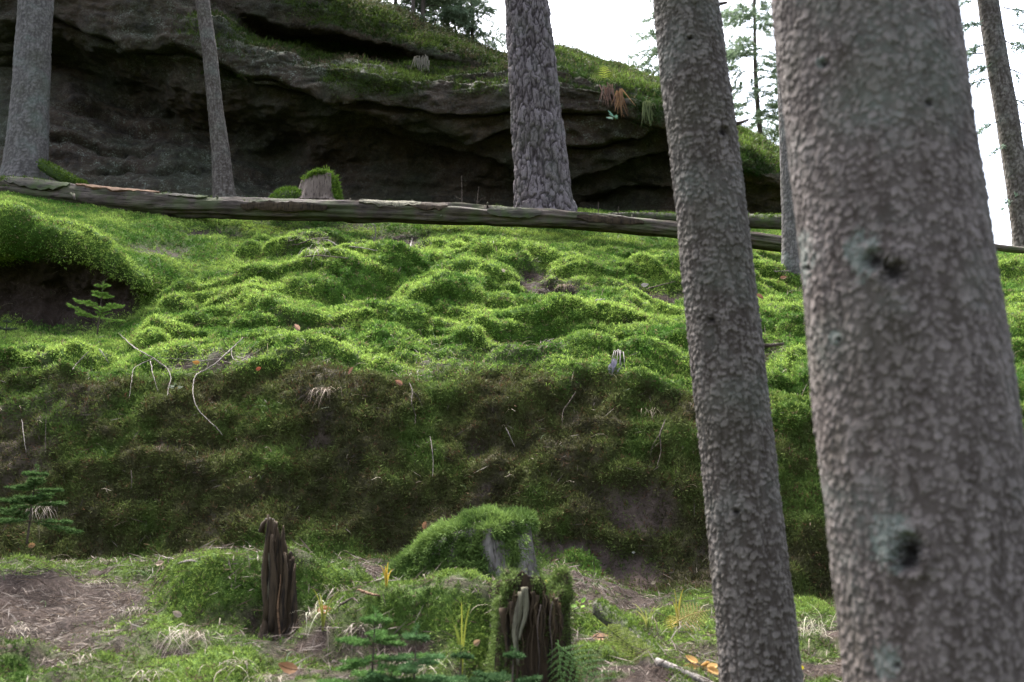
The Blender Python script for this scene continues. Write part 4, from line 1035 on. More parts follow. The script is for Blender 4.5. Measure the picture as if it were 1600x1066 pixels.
for i in range(46):
    a_ = 792 + 84 * rs.rand(); b_ = 925 + 25 * rs.rand(); l_ = 30 + 90 * rs.rand() ** 2; yy_ = 3.95 + .03 * rs.rand()
    s_ = np.linspace(0, 1, 7)[:, None]; A0, A1 = P(a_, b_, yy_), P(a_ + 5 * rs.normal(), b_ + l_, yy_ + .02)
    fb.tube(A0 * (1 - s_) + A1 * s_ + .004 * rs.normal(size=(7, 3)), (.0012 + .003 * rs.rand()) * (1 - .7 * s_[:, 0]), 5, np.array((.055, .038, .022)) * (.5 + 1.6 * rs.rand()), False)
o = fb.build('rotten_fibre', M['dry'], hs_); o['kind'] = 'stuff'
Nn = gnormals(V, True)
if (Nn[:60] * (V[:60] - c)).sum() < 0: Nn = -Nn
vx, vy = proj(V)
dn = (sst(.30, .42, Hh) * .9 * sst(-.35, .25, fbm(V[..., 0] * 8, V[..., 1] * 8, V[..., 2] * 8, 3)) + (np.cos(ang) < -.45) * .8 + (np.cos(ang) > .7) * .35) * 11000
p, n, _ = scatter(w(V), w(Nn), w(dn), (0, 1600, 700, 1066), rs)
V_, f_, c_ = tufts(p + n * .008, n + np.array([0, 0, -.2]), np.full(len(p), .018), np.full(len(p), .0032), lerp((.035, .055, .013), (.10, .14, .035), rs.rand(len(p))), 7, rs, .8, .1)
o = obj('moss_cover', V_, f_, M['moss'], hs_, c_, None, False); o['kind'] = 'stuff'

# small broken stump behind the log
c = P(497, 322, 12.25)
bs = thing('broken_stump', c, 'small splintered stump with a cap of moss standing behind the log', 'tree stump')
V, nh = stump_grid(c, .26, .21, .40, 90, 40, lambda a: .85 + .1 * math.sin(a * 2 + 3.3) + .10 * float(pn(math.cos(a) * 3, math.sin(a) * 3, 1.7)), 3.3, .10, .05, .1)
obj('wood', V.reshape(-1, 3), gridf(V.shape[0], V.shape[1], True), wood_mat('wood_stump_tan', (.075, .055, .043), (.17, .135, .112), (.02, .013, .01), (1, 1, .1), 16), bs)
vx, vy = proj(V); Nn = gnormals(V, True)
if (Nn[:30] * (V[:30] - c)).sum() < 0: Nn = -Nn
dn = np.maximum(ell(488, 274, 20, 8, .4, vx, vy), .0) * (np.arange(V.shape[0]) > nh - 5)[:, None] * 5000 + 2000 * (np.cos(np.arctan2(V[..., 1] - c[1], V[..., 0] - c[0])) > .8) * (Nn[..., 2] > .0)
p, n, _ = scatter(w(V), w(Nn), w(dn), (0, 1600, 0, 400), rs)
moss_on(p + [0, 0, .02], n, .05, ((.04, .08, .01), (.10, .16, .02)), bs, 'moss_cap', 8, .010)
mbm = MB(); q0 = P(452, 318, 12.15)
th = rs.rand(1600) * 2 * PI; rr_ = np.sqrt(rs.rand(1600)); pm = np.stack([q0[0] + .27 * rr_ * np.cos(th), q0[1] + .2 * rr_ * np.sin(th), q0[2] - .1 + .27 * np.sqrt(1 - rr_ ** 2 * .99) + .03 * rs.rand(1600)], -1)
mbm.blades(pm, nrm(pm - q0 + [0, 0, .1]) + .6 * rs.normal(size=pm.shape), .05, .011, lerp((.03, .065, .01), (.09, .15, .018), rs.rand(1600)))
uu = np.linspace(0, 2 * PI, 25)[:-1]; vv = np.linspace(0, PI / 2, 9)
D = np.stack([np.stack([q0[0] + .27 * np.cos(uu) * np.cos(b), q0[1] + .2 * np.sin(uu) * np.cos(b), q0[2] - .1 + .27 * math.sin(b) + 0 * uu], -1) for b in vv])
mbm.add(D.reshape(-1, 3), gridf(9, 24, True), (.025, .04, .008))
o = mbm.build('moss_hummock', M['moss'], None, q0, False); tag(o, 'round moss hummock nestled against the splintered stump behind the log', 'moss hummock')

# ================================================================ SMALL PLANTS
def grass_tuft(px, py, L, n, spread, label, rng, cols_=((.095, .075, .055), (.235, .195, .155)), up=.5, w=.0019, off=.0, group='withered grass tufts', name='grass_tuft', cat_='grass tuft', droop=1.0, front=.35):
    q, nn = G(px, py, True); q = q + np.array([0, 0, off])
    mb = MB()
    for i in range(n):
        a = -PI / 2 + rng.normal() * spread if rng.rand() > .25 else rng.rand() * 2 * PI
        h = np.array([math.cos(a), math.sin(a), 0]); l = L * (.55 + .7 * rng.rand()); m = 9; upk = up * (.25 + 1.2 * rng.rand())
        s_ = np.linspace(0, 1, m)[:, None]
        st = q + rng.normal(size=3) * np.array([L * .22, L * .14, L * .05])
        pts = st + np.array([0, 0, 1.]) * l * (upk * s_ * 1.2 - droop * (.55 + .5 * rng.rand()) * s_ ** 2.1) + h * l * (front + .5 * rng.rand()) * s_ ** 1.1 + nn * .01
        pts += np.array([1, 0, 0]) * l * .05 * rng.normal() * np.sin(s_ * 5)
        cc = np.asarray(cols_[0]) + (np.asarray(cols_[1]) - np.asarray(cols_[0])) * rng.rand()
        mb.strip(pts, w * (.5 + .6 * rng.rand()) * (1 - .8 * s_[:, 0] ** 2), nrm(np.cross(h + .4 * rng.normal(size=3), [0, 0, 1.])), cc)
    o = mb.build(name, M['dry'], None, q, False); return tag(o, label, cat_, group)
rg_ = np.random.RandomState(77)
grass_tuft(70, 800, .24, 55, .7, 'pale withered grass tuft hanging from the bank under the fir sapling', rg_, up=.30, off=.03)
grass_tuft(285, 1008, .26, 60, 1.0, 'largest pale withered grass tuft, drooping low in front of the thin snag', rg_, up=.42, off=.03)
grass_tuft(165, 880, .15, 26, 1.0, 'small withered grass tuft at the foot of the bank above the bare soil', rg_, up=.5)
grass_tuft(105, 882, .15, 22, 1.0, 'sparse withered grass tuft left of another one at the bank foot', rg_, up=.5)
grass_tuft(150, 912, .15, 30, 1.0, 'withered grass tuft spilling over the edge of the bare soil', rg_, up=.4)
grass_tuft(500, 965, .17, 30, 1.1, 'bent grass tuft arching beside the base of the thin snag', rg_, ((.30, .28, .2), (.40, .38, .28)), up=.75)
grass_tuft(530, 925, .15, 30, 1.1, 'wispy dry grass tuft between the thin snag and the draped stump', rg_, up=.5)
grass_tuft(615, 945, .17, 14, .6, 'thin dry stalks hanging over the moss left of the hollow stump', rg_, up=.25)
grass_tuft(655, 1050, .20, 50, 1.2, 'dense dry grass tuft among the fir seedlings below the hollow stump', rg_, ((.22, .22, .14), (.38, .34, .26)), up=.7)
grass_tuft(1068, 985, .16, 34, .8, 'withered grass tuft under the yellowing fern', rg_, up=.4, off=.02)
grass_tuft(1270, 990, .24, 50, 1.2, 'loose grass tuft between the two near trunks', rg_, ((.20, .21, .12), (.36, .33, .25)), up=.7)
grass_tuft(370, 1040, .16, 26, 1.0, 'dry grass tuft close beside the largest drooping one', rg_, up=.4)
grass_tuft(125, 1040, .2, 24, 1.0, 'straggly dry grass tuft on the mossy soil at the bottom left corner', rg_, up=.55)
grass_tuft(1015, 640, .13, 26, .6, 'wad of dead grass hanging from the lip of the bank near the withered plant', rg_, ((.20, .16, .10), (.30, .25, .17)), up=.1)
grass_tuft(510, 610, .18, 40, .9, 'brown dead grass clump on the lip of the bank', rg_, ((.10, .07, .05), (.24, .18, .13)), up=.3)
grass_tuft(880, 447, .14, 60, 1.6, 'heap of matted dry stalks in a bare pocket of the slope', rg_, ((.18, .12, .08), (.30, .22, .16)), up=.35)
grass_tuft(500, 395, .28, 60, 1.0, 'bundle of grey dead stalks spilling from the branch pile', rg_, ((.16, .13, .11), (.30, .26, .22)), up=.25)
grass_tuft(430, 1062, .13, 26, 1.0, 'flattened dry grass tuft at the very bottom beside a curled brown leaf', rg_, up=.35)
grass_tuft(700, 975, .2, 5, .5, 'few bleached stalks bent over the moss right of the hummock', rg_, up=.2)
grass_tuft(215, 955, .15, 40, 1.3, 'matted dry grass at the right edge of the bare soil patch', rg_, up=.25)
grass_tuft(30, 985, .18, 40, 1.3, 'low dry grass tuft on the left end of the bare soil patch', rg_, up=.3)
grass_tuft(230, 1055, .17, 34, 1.1, 'dry grass tuft left of the largest drooping one', rg_, up=.4)
grass_tuft(565, 985, .17, 34, 1.1, 'dry grass tuft in front of the bent brown stick', rg_, up=.35)
grass_tuft(960, 1050, .14, 24, 1.1, 'dry grass tuft beneath the moss wrapped branch', rg_, up=.35)
yel = ((.30, .27, .04), (.45, .36, .05))
def sedge(px, py, L, n, label, cols_, rng, lean=.15):
    q = G(px, py); mb = MB()
    for i in range(n):
        a = rng.rand() * 2 * PI; s_ = np.linspace(0, 1, 9)[:, None]; l = L * (.6 + .5 * rng.rand())
        pts = q + np.array([0, 0, 1.]) * l * s_ + np.array([math.cos(a), math.sin(a), 0]) * l * lean * (1 + rng.rand()) * s_ ** 1.8 - np.array([0, 0, .25]) * l * s_ ** 4
        mb.strip(pts, .0042 * (1 - s_[:, 0] ** 2 * .95), nrm(np.array([1, .4 * rng.normal(), 0])), lerp(cols_[0], cols_[1], rng.rand(1))[0])
    o = mb.build('sedge_tuft', M['leaf'], None, q, False); tag(o, label, 'sedge', 'yellowing sedge tufts')
sedge(604, 918, .17, 5, 'upright yellow sedge in front of the dark bank left of the draped stump', ((.22, .15, .02), (.28, .2, .03)), rg_, .2)
sedge(722, 1062, .38, 6, 'tall yellow green sedge left of the hollow stump', ((.08, .11, .02), (.19, .19, .03)), rg_, .12)
sedge(505, 985, .22, 5, 'green and yellow sedge bending beside the thin snag', ((.06, .09, .02), (.2, .18, .03)), rg_, .25)
sedge(1058, 985, .26, 6, 'thin yellow sedge behind the yellowing fern', ((.08, .10, .025), (.22, .18, .03)), rg_, .12)
sedge(1010, 985, .18, 7, 'short green sedge at the bank foot left of the yellowing fern', ((.08, .12, .03), (.2, .2, .05)), rg_, .3)

def sapling(px, py, h, label, rng, lc0, whorls=5, spread=.55, tilt=.2, y=None, needle=.016, dens=240, w_=.0028, name='spruce_sapling', cat_='sapling', rise=.25):
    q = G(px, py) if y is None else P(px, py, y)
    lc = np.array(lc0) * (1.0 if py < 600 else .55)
    r_ = thing(name, q, label, cat_)
    stem = MB(); s_ = np.linspace(0, 1, 8)[:, None]
    top = q + np.array([.03 * h, 0, h])
    stem.tube(q * (1 - s_) + top * s_, .006 * (1 - .7 * s_[:, 0]) * max(1, h / .4), 6)
    stem.build('stem', M['twig_brown'], r_)
    def needles(mb, a, b, n, Ln):
        u = rng.rand(n)[:, None]; d = nrm(b - a)
        mb.blades(a * (1 - u) + b * u, d * .55 + np.array([.75, .75, .3]) * rng.normal(size=(n, 3)), Ln, w_, lerp(lc[0], lc[1], rng.rand(n)), rng)
    top_mb = MB(); needles(top_mb, q * .15 + top * .85, top + [0, 0, .02], int(dens * .25), needle); top_mb.build('shoot', M['needle'], r_, None, False)
    for k_ in range(whorls):
        t = .30 + .62 * k_ / max(whorls - 1, 1); o_ = q * (1 - t) + top * t; nb = 5 if k_ < whorls - 1 else 4
        a0 = rng.rand() * 6
        for j_ in range(nb):
            a = a0 + j_ * 2 * PI / nb + .3 * rng.normal(); L = h * spread * (1.15 - t) * (.75 + .4 * rng.rand())
            d = np.array([math.cos(a), math.sin(a), rise + .15 * rng.normal()])
            mb = MB(); e_ = o_ + d * L
            mb.tube(np.array([o_, o_ * .5 + e_ * .5 + [0, 0, -.02 * L], e_]), [.003, .0022, .001], 4, (.10, .075, .05))
            needles(mb, o_ + d * L * .1, e_, int(dens * L / .15 * .6) + 6, needle)
            for sg in (-1, 1):
                for tt_ in (.25 + .2 * rng.rand(), .5 + .15 * rng.rand(), .8):
                    b_ = o_ + d * L * tt_; sd = nrm(np.cross(d, [0, 0, 1.])) * sg
                    ee = b_ + (d * .8 + sd * .75) * L * .5 * (1.15 - tt_ * .8) * (.6 + .6 * rng.rand())
                    needles(mb, b_, ee, int(dens * L / .15 * .45) + 4, needle)
            mb.build('bough', M['needle'], r_, None, False)
rp_ = np.random.RandomState(41)
sapling(152, 522, .44, 'little bright green spruce sapling on the moss ledge before the dark hollow', rp_, ((.055, .11, .02), (.12, .20, .04)), 4, .62, y=8.2)
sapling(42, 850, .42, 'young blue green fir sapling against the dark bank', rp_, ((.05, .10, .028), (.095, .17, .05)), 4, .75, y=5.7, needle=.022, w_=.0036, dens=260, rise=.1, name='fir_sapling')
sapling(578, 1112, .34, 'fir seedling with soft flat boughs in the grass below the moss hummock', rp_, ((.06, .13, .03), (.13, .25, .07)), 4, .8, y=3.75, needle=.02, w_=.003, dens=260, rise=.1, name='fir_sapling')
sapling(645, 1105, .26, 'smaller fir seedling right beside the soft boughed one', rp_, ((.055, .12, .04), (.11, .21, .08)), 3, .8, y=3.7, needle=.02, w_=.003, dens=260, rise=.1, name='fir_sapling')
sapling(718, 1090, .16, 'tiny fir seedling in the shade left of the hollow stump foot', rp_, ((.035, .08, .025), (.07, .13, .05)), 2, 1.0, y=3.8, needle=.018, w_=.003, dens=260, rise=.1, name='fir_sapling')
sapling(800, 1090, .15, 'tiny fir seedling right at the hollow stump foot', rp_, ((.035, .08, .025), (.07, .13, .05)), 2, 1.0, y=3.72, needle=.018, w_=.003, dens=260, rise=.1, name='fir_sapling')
sapling(8, 520, .12, 'grey green seedling at the edge of the hollow under the mossy mound', rp_, ((.06, .08, .05), (.10, .12, .07)), 2, .9)

def fern(px, py, y, L, dirv, label, cols_, n=12, wid=.36, droop=.5, rng=rp_, name='fern', parent=None, sidev=None, cat_='fern'):
    q = P(px, py, y); d = nrm(np.array(dirv, float)); s_ = np.linspace(0, 1, 24)[:, None]
    pts = q + d * L * s_ + np.array([0, 0, -1.]) * droop * L * s_ ** 2
    sd = nrm(np.cross(d, [0, -1, .4])) if sidev is None else np.array(sidev)
    r_ = parent or thing(name, q, label, cat_)
    fr_ = MB(); fr_.tube(pts, .0024 * (1 - .8 * s_[:, 0]), 5, np.asarray(cols_[0]) * 1.2)
    tan = nrm(np.gradient(pts, axis=0))
    for i in range(n):
        t = .12 + .87 * i / n; k_ = t * 23; i0 = min(int(k_), 22); o_ = pts[i0] * (1 - k_ + i0) + pts[i0 + 1] * (k_ - i0)
        l = L * wid * math.sin(PI * min(1, .22 + t * .80)) ** .9 * (.9 + .2 * rng.rand())
        for sg in (-1, 1):
            pd = nrm(sd * sg + tan[i0] * .45 + np.array([0, 0, -.12]))
            m = 9; u = np.linspace(0, 1, m)[:, None]
            pin = o_ + pd * l * u + np.array([0, 0, -1.]) * l * .18 * u ** 2
            nrmv = nrm(np.cross(pd, tan[i0])); 
            # little leaflets along each pinna
            kk = np.repeat(np.arange(m - 1), 2); sgn = np.tile([-1, 1], m - 1)
            sdv = np.cross(nrmv, pd)
            bp = pin[kk]; bd = sdv * sgn[:, None] * 1.0 + pd * .55
            Ls = l * (.11 if wid > .2 else .30) * (1.1 - kk / m)
            V_ = np.empty((len(kk), 4, 3)); dv = nrm(bd)
            V_[:, 0] = bp; V_[:, 1] = bp + dv * Ls[:, None] * .5 + pd * l * .048; V_[:, 2] = bp + dv * Ls[:, None]; V_[:, 3] = bp + dv * Ls[:, None] * .5 - pd * l * .048
            c_ = np.repeat(lerp(cols_[0], cols_[1], rng.rand(len(kk))), 4, 0)
            fr_.add_raw(V_.reshape(-1, 3), np.arange(len(kk) * 4).reshape(-1, 4), c_)
            fr_.tube(pin, .001, 3, np.asarray(cols_[0]))
    fr_.build('frond', M['leaf'], r_, None, False)
    return r_
gn = ((.045, .085, .022), (.08, .14, .04))
f1_ = fern(868, 1005, 3.85, .30, (.75, -.35, -.55), 'green fern with finely cut fronds beside the hollow stump', gn, 10, .34, .15)
fern(872, 1000, 3.88, .22, (.05, -.5, -.9), '', gn, 8, .26, .05, parent=f1_)
f2_ = fern(1052, 975, 4.7, .20, (.72, -.2, .5), 'tan and yellow withering fern in front of the leaning spruce', ((.28, .20, .07), (.42, .36, .15)), 11, .34, .25)
fern(1050, 985, 4.7, .13, (-.1, -.3, .5), '', ((.30, .26, .05), (.42, .36, .1)), 8, .3, .3, parent=f2_)
fern(935, 970, 4.3, .42, (.75, -.25, -.55), 'pale yellow green fern frond lying along the moss wrapped branch', ((.14, .18, .03), (.26, .30, .07)), 15, .17, .0)
f3_ = fern(945, 125, 13.5, .30, (-.1, -.5, .8), 'yellow fern sprouting from the brow of the rock', ((.16, .21, .03), (.30, .33, .06)), 7, .36, .3)
fern(947, 125, 13.5, .28, (.6, -.5, .45), '', ((.16, .21, .03), (.30, .33, .06)), 7, .36, .4, parent=f3_)
fern(943, 125, 13.5, .28, (-.8, -.5, .35), '', ((.14, .20, .03), (.26, .30, .06)), 7, .36, .4, parent=f3_)
def hang(px, py, y, L, wid, label, cols_, name, cat_, n=40, rng=rp_):
    q = P(px, py, y); mb = MB()
    for i in range(n):
        st = q + np.array([wid * rng.normal(), -.05 * rng.rand(), .03 * rng.normal()]); l = L * (.4 + .7 * rng.rand()); s_ = np.linspace(0, 1, 6)[:, None]
        pts = st - np.array([0, 0, 1.]) * l * s_ + np.array([.06 * rng.normal(), -.06, 0]) * l * s_ * 3
        mb.strip(pts, .010 * (1 - .8 * s_[:, 0]), nrm(np.array([1, .5 * rng.normal(), 0])), lerp(cols_[0], cols_[1], rng.rand(1))[0])
    tag(mb.build(name, M['dry'], None, q, False), label, cat_)
hang(968, 145, 13.35, .36, .03, 'rusty dead fern frond hanging off the brow of the rock', ((.09, .045, .02), (.18, .10, .045)), 'dead_frond', 'dead fern', 26)
hang(950, 138, 13.35, .32, .04, 'dark brown dead fern hanging next to the rusty one', ((.06, .035, .025), (.14, .08, .06)), 'dead_frond', 'dead fern', 26)
hang(1010, 162, 13.35, .34, .03, 'beard of green moss dangling from the brow of the rock', ((.04, .055, .015), (.09, .105, .035)), 'hanging_moss', 'hanging moss', 40)
hang(660, 92, 13.9, .22, .06, 'pale dry grass beard hanging over the undercut of the rock', ((.06, .055, .04), (.12, .11, .085)), 'grass_beard', 'dry grass', 40)

def leaf_shape(name, q, L, W, dirv, up, col, label, cat_, group=None, curl=.25, rng=rp_, parent=None, mat='leaf', lobes=0.0):
    d = nrm(np.array(dirv, float)); s = nrm(np.cross(d, up)); n = np.cross(s, d); m = 11
    t = np.linspace(0, 1, m); w_ = W * np.sin(PI * t ** .8) ** .8 * (1 + lobes * np.sin(t * 24))
    g = []
    for u in (-1, -.5, 0, .5, 1):
        g.append(q + d * (L * t)[:, None] + s * (w_ * u)[:, None] * .5 + n * (curl * L * (t - .4) ** 2 + abs(u) * w_ * .35 * (.6 + .4 * math.sin(L * 1e3)))[:, None])
    V = np.array(g); mb = MB(); mb.add(V.reshape(-1, 3), gridf(5, m), col)
    mb.tube(q + d * (L * np.linspace(-.25, .95, 6))[:, None] + n * (curl * L * (np.linspace(-.25, .95, 6) - .4) ** 2 + .0006)[:, None], L * .012, 4, np.asarray(col) * .6)
    o = mb.build(name, M[mat], parent, None if parent is not None else q, True)
    if parent is None: tag(o, label, cat_, group)
    return o
br1, br2, tan_ = (.16, .085, .045), (.24, .14, .085), (.36, .27, .19)
for (px, py, L, col, ang, label) in [
    (818, 500, .10, (.62, .22, .02), .3, 'bright orange fallen leaf glowing in the green moss'),
    (546, 592, .09, (.26, .13, .085), 1.2, 'reddish brown curled leaf on the lip of the bank left of the brown grass'),
    (626, 607, .08, (.25, .13, .085), 2.2, 'small reddish leaf on the lip of the bank right of another one'),
    (664, 826, .09, (.24, .13, .075), 1.4, 'lone brown leaf stuck upright on the dark bank above the hummock'),
    (465, 1052, .10, (.22, .11, .05), 2.5, 'large curled brown leaf in the grass at the very bottom'),
    (500, 958, .08, (.32, .13, .05), .2, 'rust orange leaf lying by the bent grass tuft'),
    (1192, 472, .12, (.20, .10, .06), 2.4, 'broad brown leaf on bright moss between the two near trunks'),
    (470, 524, .08, (.36, .22, .16), 1.9, 'pale pinkish leaf standing in the moss above the bank'),
    (245, 883, .07, tan_, .4, 'small tan leaf on the foot of the bank left of the thin snag'),
    (318, 572, .07, (.42, .2, .05), 2.9, 'orange leaf caught in the exposed roots'),
    (400, 580, .06, (.35, .10, .05), .7, 'small red leaf at the end of the exposed roots'),
    (925, 1000, .10, (.42, .24, .14), .1, 'pinkish tan leaf lying above the green fern'),
    (1218, 440, .09, (.24, .12, .07), .3, 'dark brown leaf high on the moss beside the thin hidden trunk'),
    (1018, 912, .045, (.40, .33, .22), .9, 'tiny pale leaf on the green foot of the bank'),
    (985, 862, .03, (.6, .56, .5), .2, 'tiny white fleck of leaf on the bare brown earth'),
    (48, 855, .07, (.30, .17, .08), .5, 'brown leaf under the hanging grass tuft of the bank'),
    (740, 1008, .05, (.30, .2, .12), 1.1, 'small tan leaf on the shaded side of the moss hummock'),
    (285, 968, .06, (.34, .27, .21), 2.2, 'bleached leaf on bare soil left of the thin snag'),
    (1000, 450, .10, (.40, .35, .30), .1, 'bleached narrow leaf lying in the bare pocket near the top right of the moss'),
    (790, 430, .06, (.30, .26, .2), 2.0, 'tiny bleached leaf on the moss left of the bare pocket')]:
    q, nn = G(px, py, True)
    col = tuple(np.array(col) * (.62 if col[0] < .6 else .8))
    leaf_shape('fallen_leaf', q + nn * (.045 if py < 620 else .016), L * .8, L * .5, (math.cos(ang), -.3 * math.sin(ang), .35 * math.sin(ang)), nn + [0, -.8, 0], col, label, 'leaf', 'fallen leaves', .5, lobes=.08)
# yellow leaves of small plants
def leafy(px, py, y, L, n, label, col, rng, name='leafy_plant', spread=1.2, cat_='plant', rise=.4):
    q = P(px, py, y); r_ = thing(name, q, label, cat_)
    for i in range(n):
        a = -PI / 2 + spread * rng.normal(); d = np.array([math.cos(a), math.sin(a), rise * rng.normal() + .15]); st = q + np.array([0, 0, L * .5 * rng.rand()]) + d * L * .25
        MB().tube(np.array([q, q * .5 + st * .5 + [0, 0, .01], st]), .0016, 4, (.2, .18, .06)).build('stalk', M['leaf'], r_)
        leaf_shape('leaf', st, L * (.7 + .4 * rng.rand()), L * .45, d, (0, -.7, .8), np.asarray(col) * (.75 + .5 * rng.rand()), '', '', parent=r_)
leafy(1248, 1052, 4.0, .075, 6, 'low plant with lemon yellow leaves at the foot of the leaning spruce', (.34, .30, .015), rp_)
leafy(868, 918, 4.25, .04, 7, 'small yellowing plant growing on the rim of the hollow stump', (.42, .36, .06), rp_)
leafy(905, 950, 4.35, .04, 6, 'fresh green seedling leaves right of the hollow stump', (.12, .22, .03), rp_)
leafy(962, 188, 13.3, .13, 6, 'sprig of pale blue green leaves in a crack of the rock', (.08, .15, .11), rp_)
leafy(275, 610, 7.0, .05, 8, 'grey green leafy weed on the brown left part of the bank', (.045, .06, .03), rp_)
leafy(1098, 1048, 4.15, .07, 7, 'star of orange tan dead leaves by the leaning spruce', (.34, .2, .07), rp_)
# withered drooping plant
q = G(965, 552); r_ = thing('withered_plant', q, 'withered plant with grey lilac leaves drooping down the moss', 'withered plant')
rq = np.random.RandomState(2)
for (a0, b0, a1, b1, Lf) in [(960, 548, 955, 568, .10), (966, 546, 962, 582, .16), (970, 548, 966, 590, .14), (974, 550, 976, 580, .12), (968, 548, 970, 575, .12), (963, 548, 960, 560, .08)]:
    A0, A1 = P(a0, b0, q[1] - .12), P(a1, b1, q[1] - .27)
    MB().tube(np.array([q, A0, A0 * .5 + A1 * .5 + [0, -.02, .01], A1]), [.004, .004, .003, .002], 5, (.10, .085, .08)).build('stalk', M['dry'], r_)
    leaf_shape('leaf', A1, Lf, Lf * .5, (.12 * rq.normal(), -.1, -1), (0, -1, .1), np.array((.15, .135, .165)) * (.8 + .4 * rq.rand()), '', '', parent=r_, curl=.5, mat='dry')

# ================================================================ TWIGS AND ROOTS
def twig(name, pts, w, mat, label, cat_, group=None, dy=-.03, forks=(), follow=True, rng=rq):
    A_ = []
    for p_ in pts:
        if len(p_) == 3: A_.append(P(*p_))
        else: g_ = G(*p_); A_.append(P(p_[0], p_[1], g_[1] + dy * 1.9))
    A_ = np.array(A_)
    def sm(A_):
        L = np.linspace(0, 1, len(A_)); s_ = np.linspace(0, 1, len(A_) * 6)
        B = np.stack([np.interp(s_, L, A_[:, c]) for c in range(3)], -1)
        for _ in range(6): B[1:-1] = .25 * B[:-2] + .5 * B[1:-1] + .25 * B[2:]
        return B + rng.normal(size=B.shape) * w * .25
    w = w * .72
    r_ = thing(name, A_[0], label, cat_, group)
    B = sm(A_); MB().tube(B, w * np.minimum(1, .3 + 5 * np.linspace(0, 1, len(B))) * (1 - .65 * np.linspace(0, 1, len(B))), 7, None, True, .25, w * 999).build('stem', M[mat], r_)
    for f_ in forks:
        a_ = []
        for p_ in f_:
            g_ = G(p_[0], p_[1]) if len(p_) == 2 else None
            a_.append(P(p_[0], p_[1], g_[1] + dy * 1.9) if g_ is not None else P(*p_))
        B = sm(np.array(a_)); MB().tube(B, w * .6 * (1 - .65 * np.linspace(0, 1, len(B))), 6, None, True, .25, 5).build('side_twig', M[mat], r_)
twig('forked_branch', [(560, 413), (574, 404, 10.0), (583, 385, 10.0), (588, 362, 10.0), (583, 350, 10.0)], .018, 'twig_grey', 'bleached forked branch poking up from the moss below the log', 'branch', None, -.03, [[(560, 413, 10.0), (552, 398, 10.05), (530, 385, 10.2), (512, 375, 10.4), (495, 374, 10.5)], [(586, 375, 10.0), (582, 372, 10.0), (579, 370, 10.0)]])
twig('dead_branch', [(412, 378), (440, 381), (462, 384), (490, 372), (515, 372)], .013, 'twig_brown', 'dead branch lying flat in the pile left of the forked one', 'branch', None, -.05, [[(440, 381), (455, 376), (470, 372)]])
twig('dead_branch', [(470, 402), (500, 399), (530, 402), (545, 404)], .010, 'twig_brown', 'short dead branch at the foot of the branch pile', 'branch', None, -.04)
twig('dead_branch', [(545, 385), (570, 388), (590, 392)], .010, 'twig_grey', 'pale stick lying just behind the forked branch', 'branch', None, -.04)
twig('dead_stick', [(640, 392), (643, 380, 10.6), (644, 371, 10.65)], .016, 'twig_grey', 'upright pale stub of wood in front of the bare earth pocket below the log', 'stick')
twig('exposed_root', [(185, 520), (205, 540), (225, 552), (240, 560), (262, 575), (268, 590), (262, 612), (262, 618)], .009, 'twig_grey', 'leftmost pale root running over the moss and dangling down the bank', 'root', 'roots over the bank edge', -.05, [[(240, 560), (222, 568), (208, 575), (205, 600), (202, 622)], [(235, 565), (240, 590), (247, 612)]])
twig('exposed_root', [(380, 528), (362, 545), (350, 556), (335, 570), (318, 580), (305, 585), (301, 605), (302, 625), (312, 645), (335, 665), (348, 680)], .009, 'twig_grey', 'long pale root curving from the moss down the dark bank', 'root', 'roots over the bank edge', -.05, [[(362, 545), (362, 560), (375, 567), (390, 555)], [(345, 560), (320, 564), (290, 562), (245, 558)]])
twig('exposed_root', [(138, 550), (128, 560), (118, 570), (113, 578)], .007, 'twig_grey', 'short pale root on the moss edge under the spruce sapling', 'root', 'roots over the bank edge', -.05)
twig('exposed_root', [(155, 545), (163, 556), (170, 568)], .006, 'twig_grey', 'short thin root just right of another below the spruce sapling', 'root', 'roots over the bank edge', -.05)
twig('exposed_root', [(640, 598), (645, 612), (642, 630), (650, 648), (648, 662)], .007, 'twig_brown', 'brown crooked root hanging below the brown grass on the lip of the bank', 'root', 'roots over the bank edge', -.06, [[(645, 612), (655, 622), (660, 636)]])
twig('exposed_root', [(900, 612), (890, 628), (880, 640), (878, 660)], .006, 'twig_brown', 'thin brown root hanging down the bank left of the withered plant', 'root', 'roots over the bank edge', -.06)
twig('exposed_root', [(1040, 655), (1030, 680), (1034, 705), (1026, 730)], .007, 'twig_brown', 'brown root dangling over the bank beside the leaning spruce', 'root', 'roots over the bank edge', -.06, [[(1030, 680), (1020, 695), (1016, 712)]])
twig('hanging_twig', [(672, 682), (675, 700), (677, 722), (676, 745)], .005, 'twig_grey', 'thin pale twig hanging straight down the middle of the dark bank', 'twig', 'thin twigs on the bank', -.06)
twig('hanging_twig', [(790, 668), (797, 682), (804, 698)], .006, 'twig_grey', 'short slanting twig on the bank below the green patch', 'twig', 'thin twigs on the bank', -.06)
twig('hanging_twig', [(34, 655), (37, 680), (41, 708)], .005, 'twig_grey', 'pale straw upright on the reddish left end of the bank', 'twig', 'thin twigs on the bank', -.06)
twig('hanging_twig', [(72, 650), (71, 680), (70, 712)], .004, 'twig_brown', 'faint brown straw beside the pale one on the left end of the bank', 'twig', 'thin twigs on the bank', -.06)
twig('hanging_twig', [(205, 735), (206, 750), (205, 765)], .005, 'twig_brown', 'short brown twig on the bank right of the fir sapling', 'twig', 'thin twigs on the bank', -.06)
twig('hanging_twig', [(1186, 535), (1200, 540), (1212, 536)], .006, 'twig_grey', 'pale twig on the moss mounds right of the leaning spruce', 'twig', 'thin twigs on the bank', -.06)
twig('fallen_stick', [(558, 922), (575, 927), (592, 932), (606, 935)], .010, 'wood_orange', 'reddish stick lying on the moss in front of the draped stump', 'stick', None, -.03)
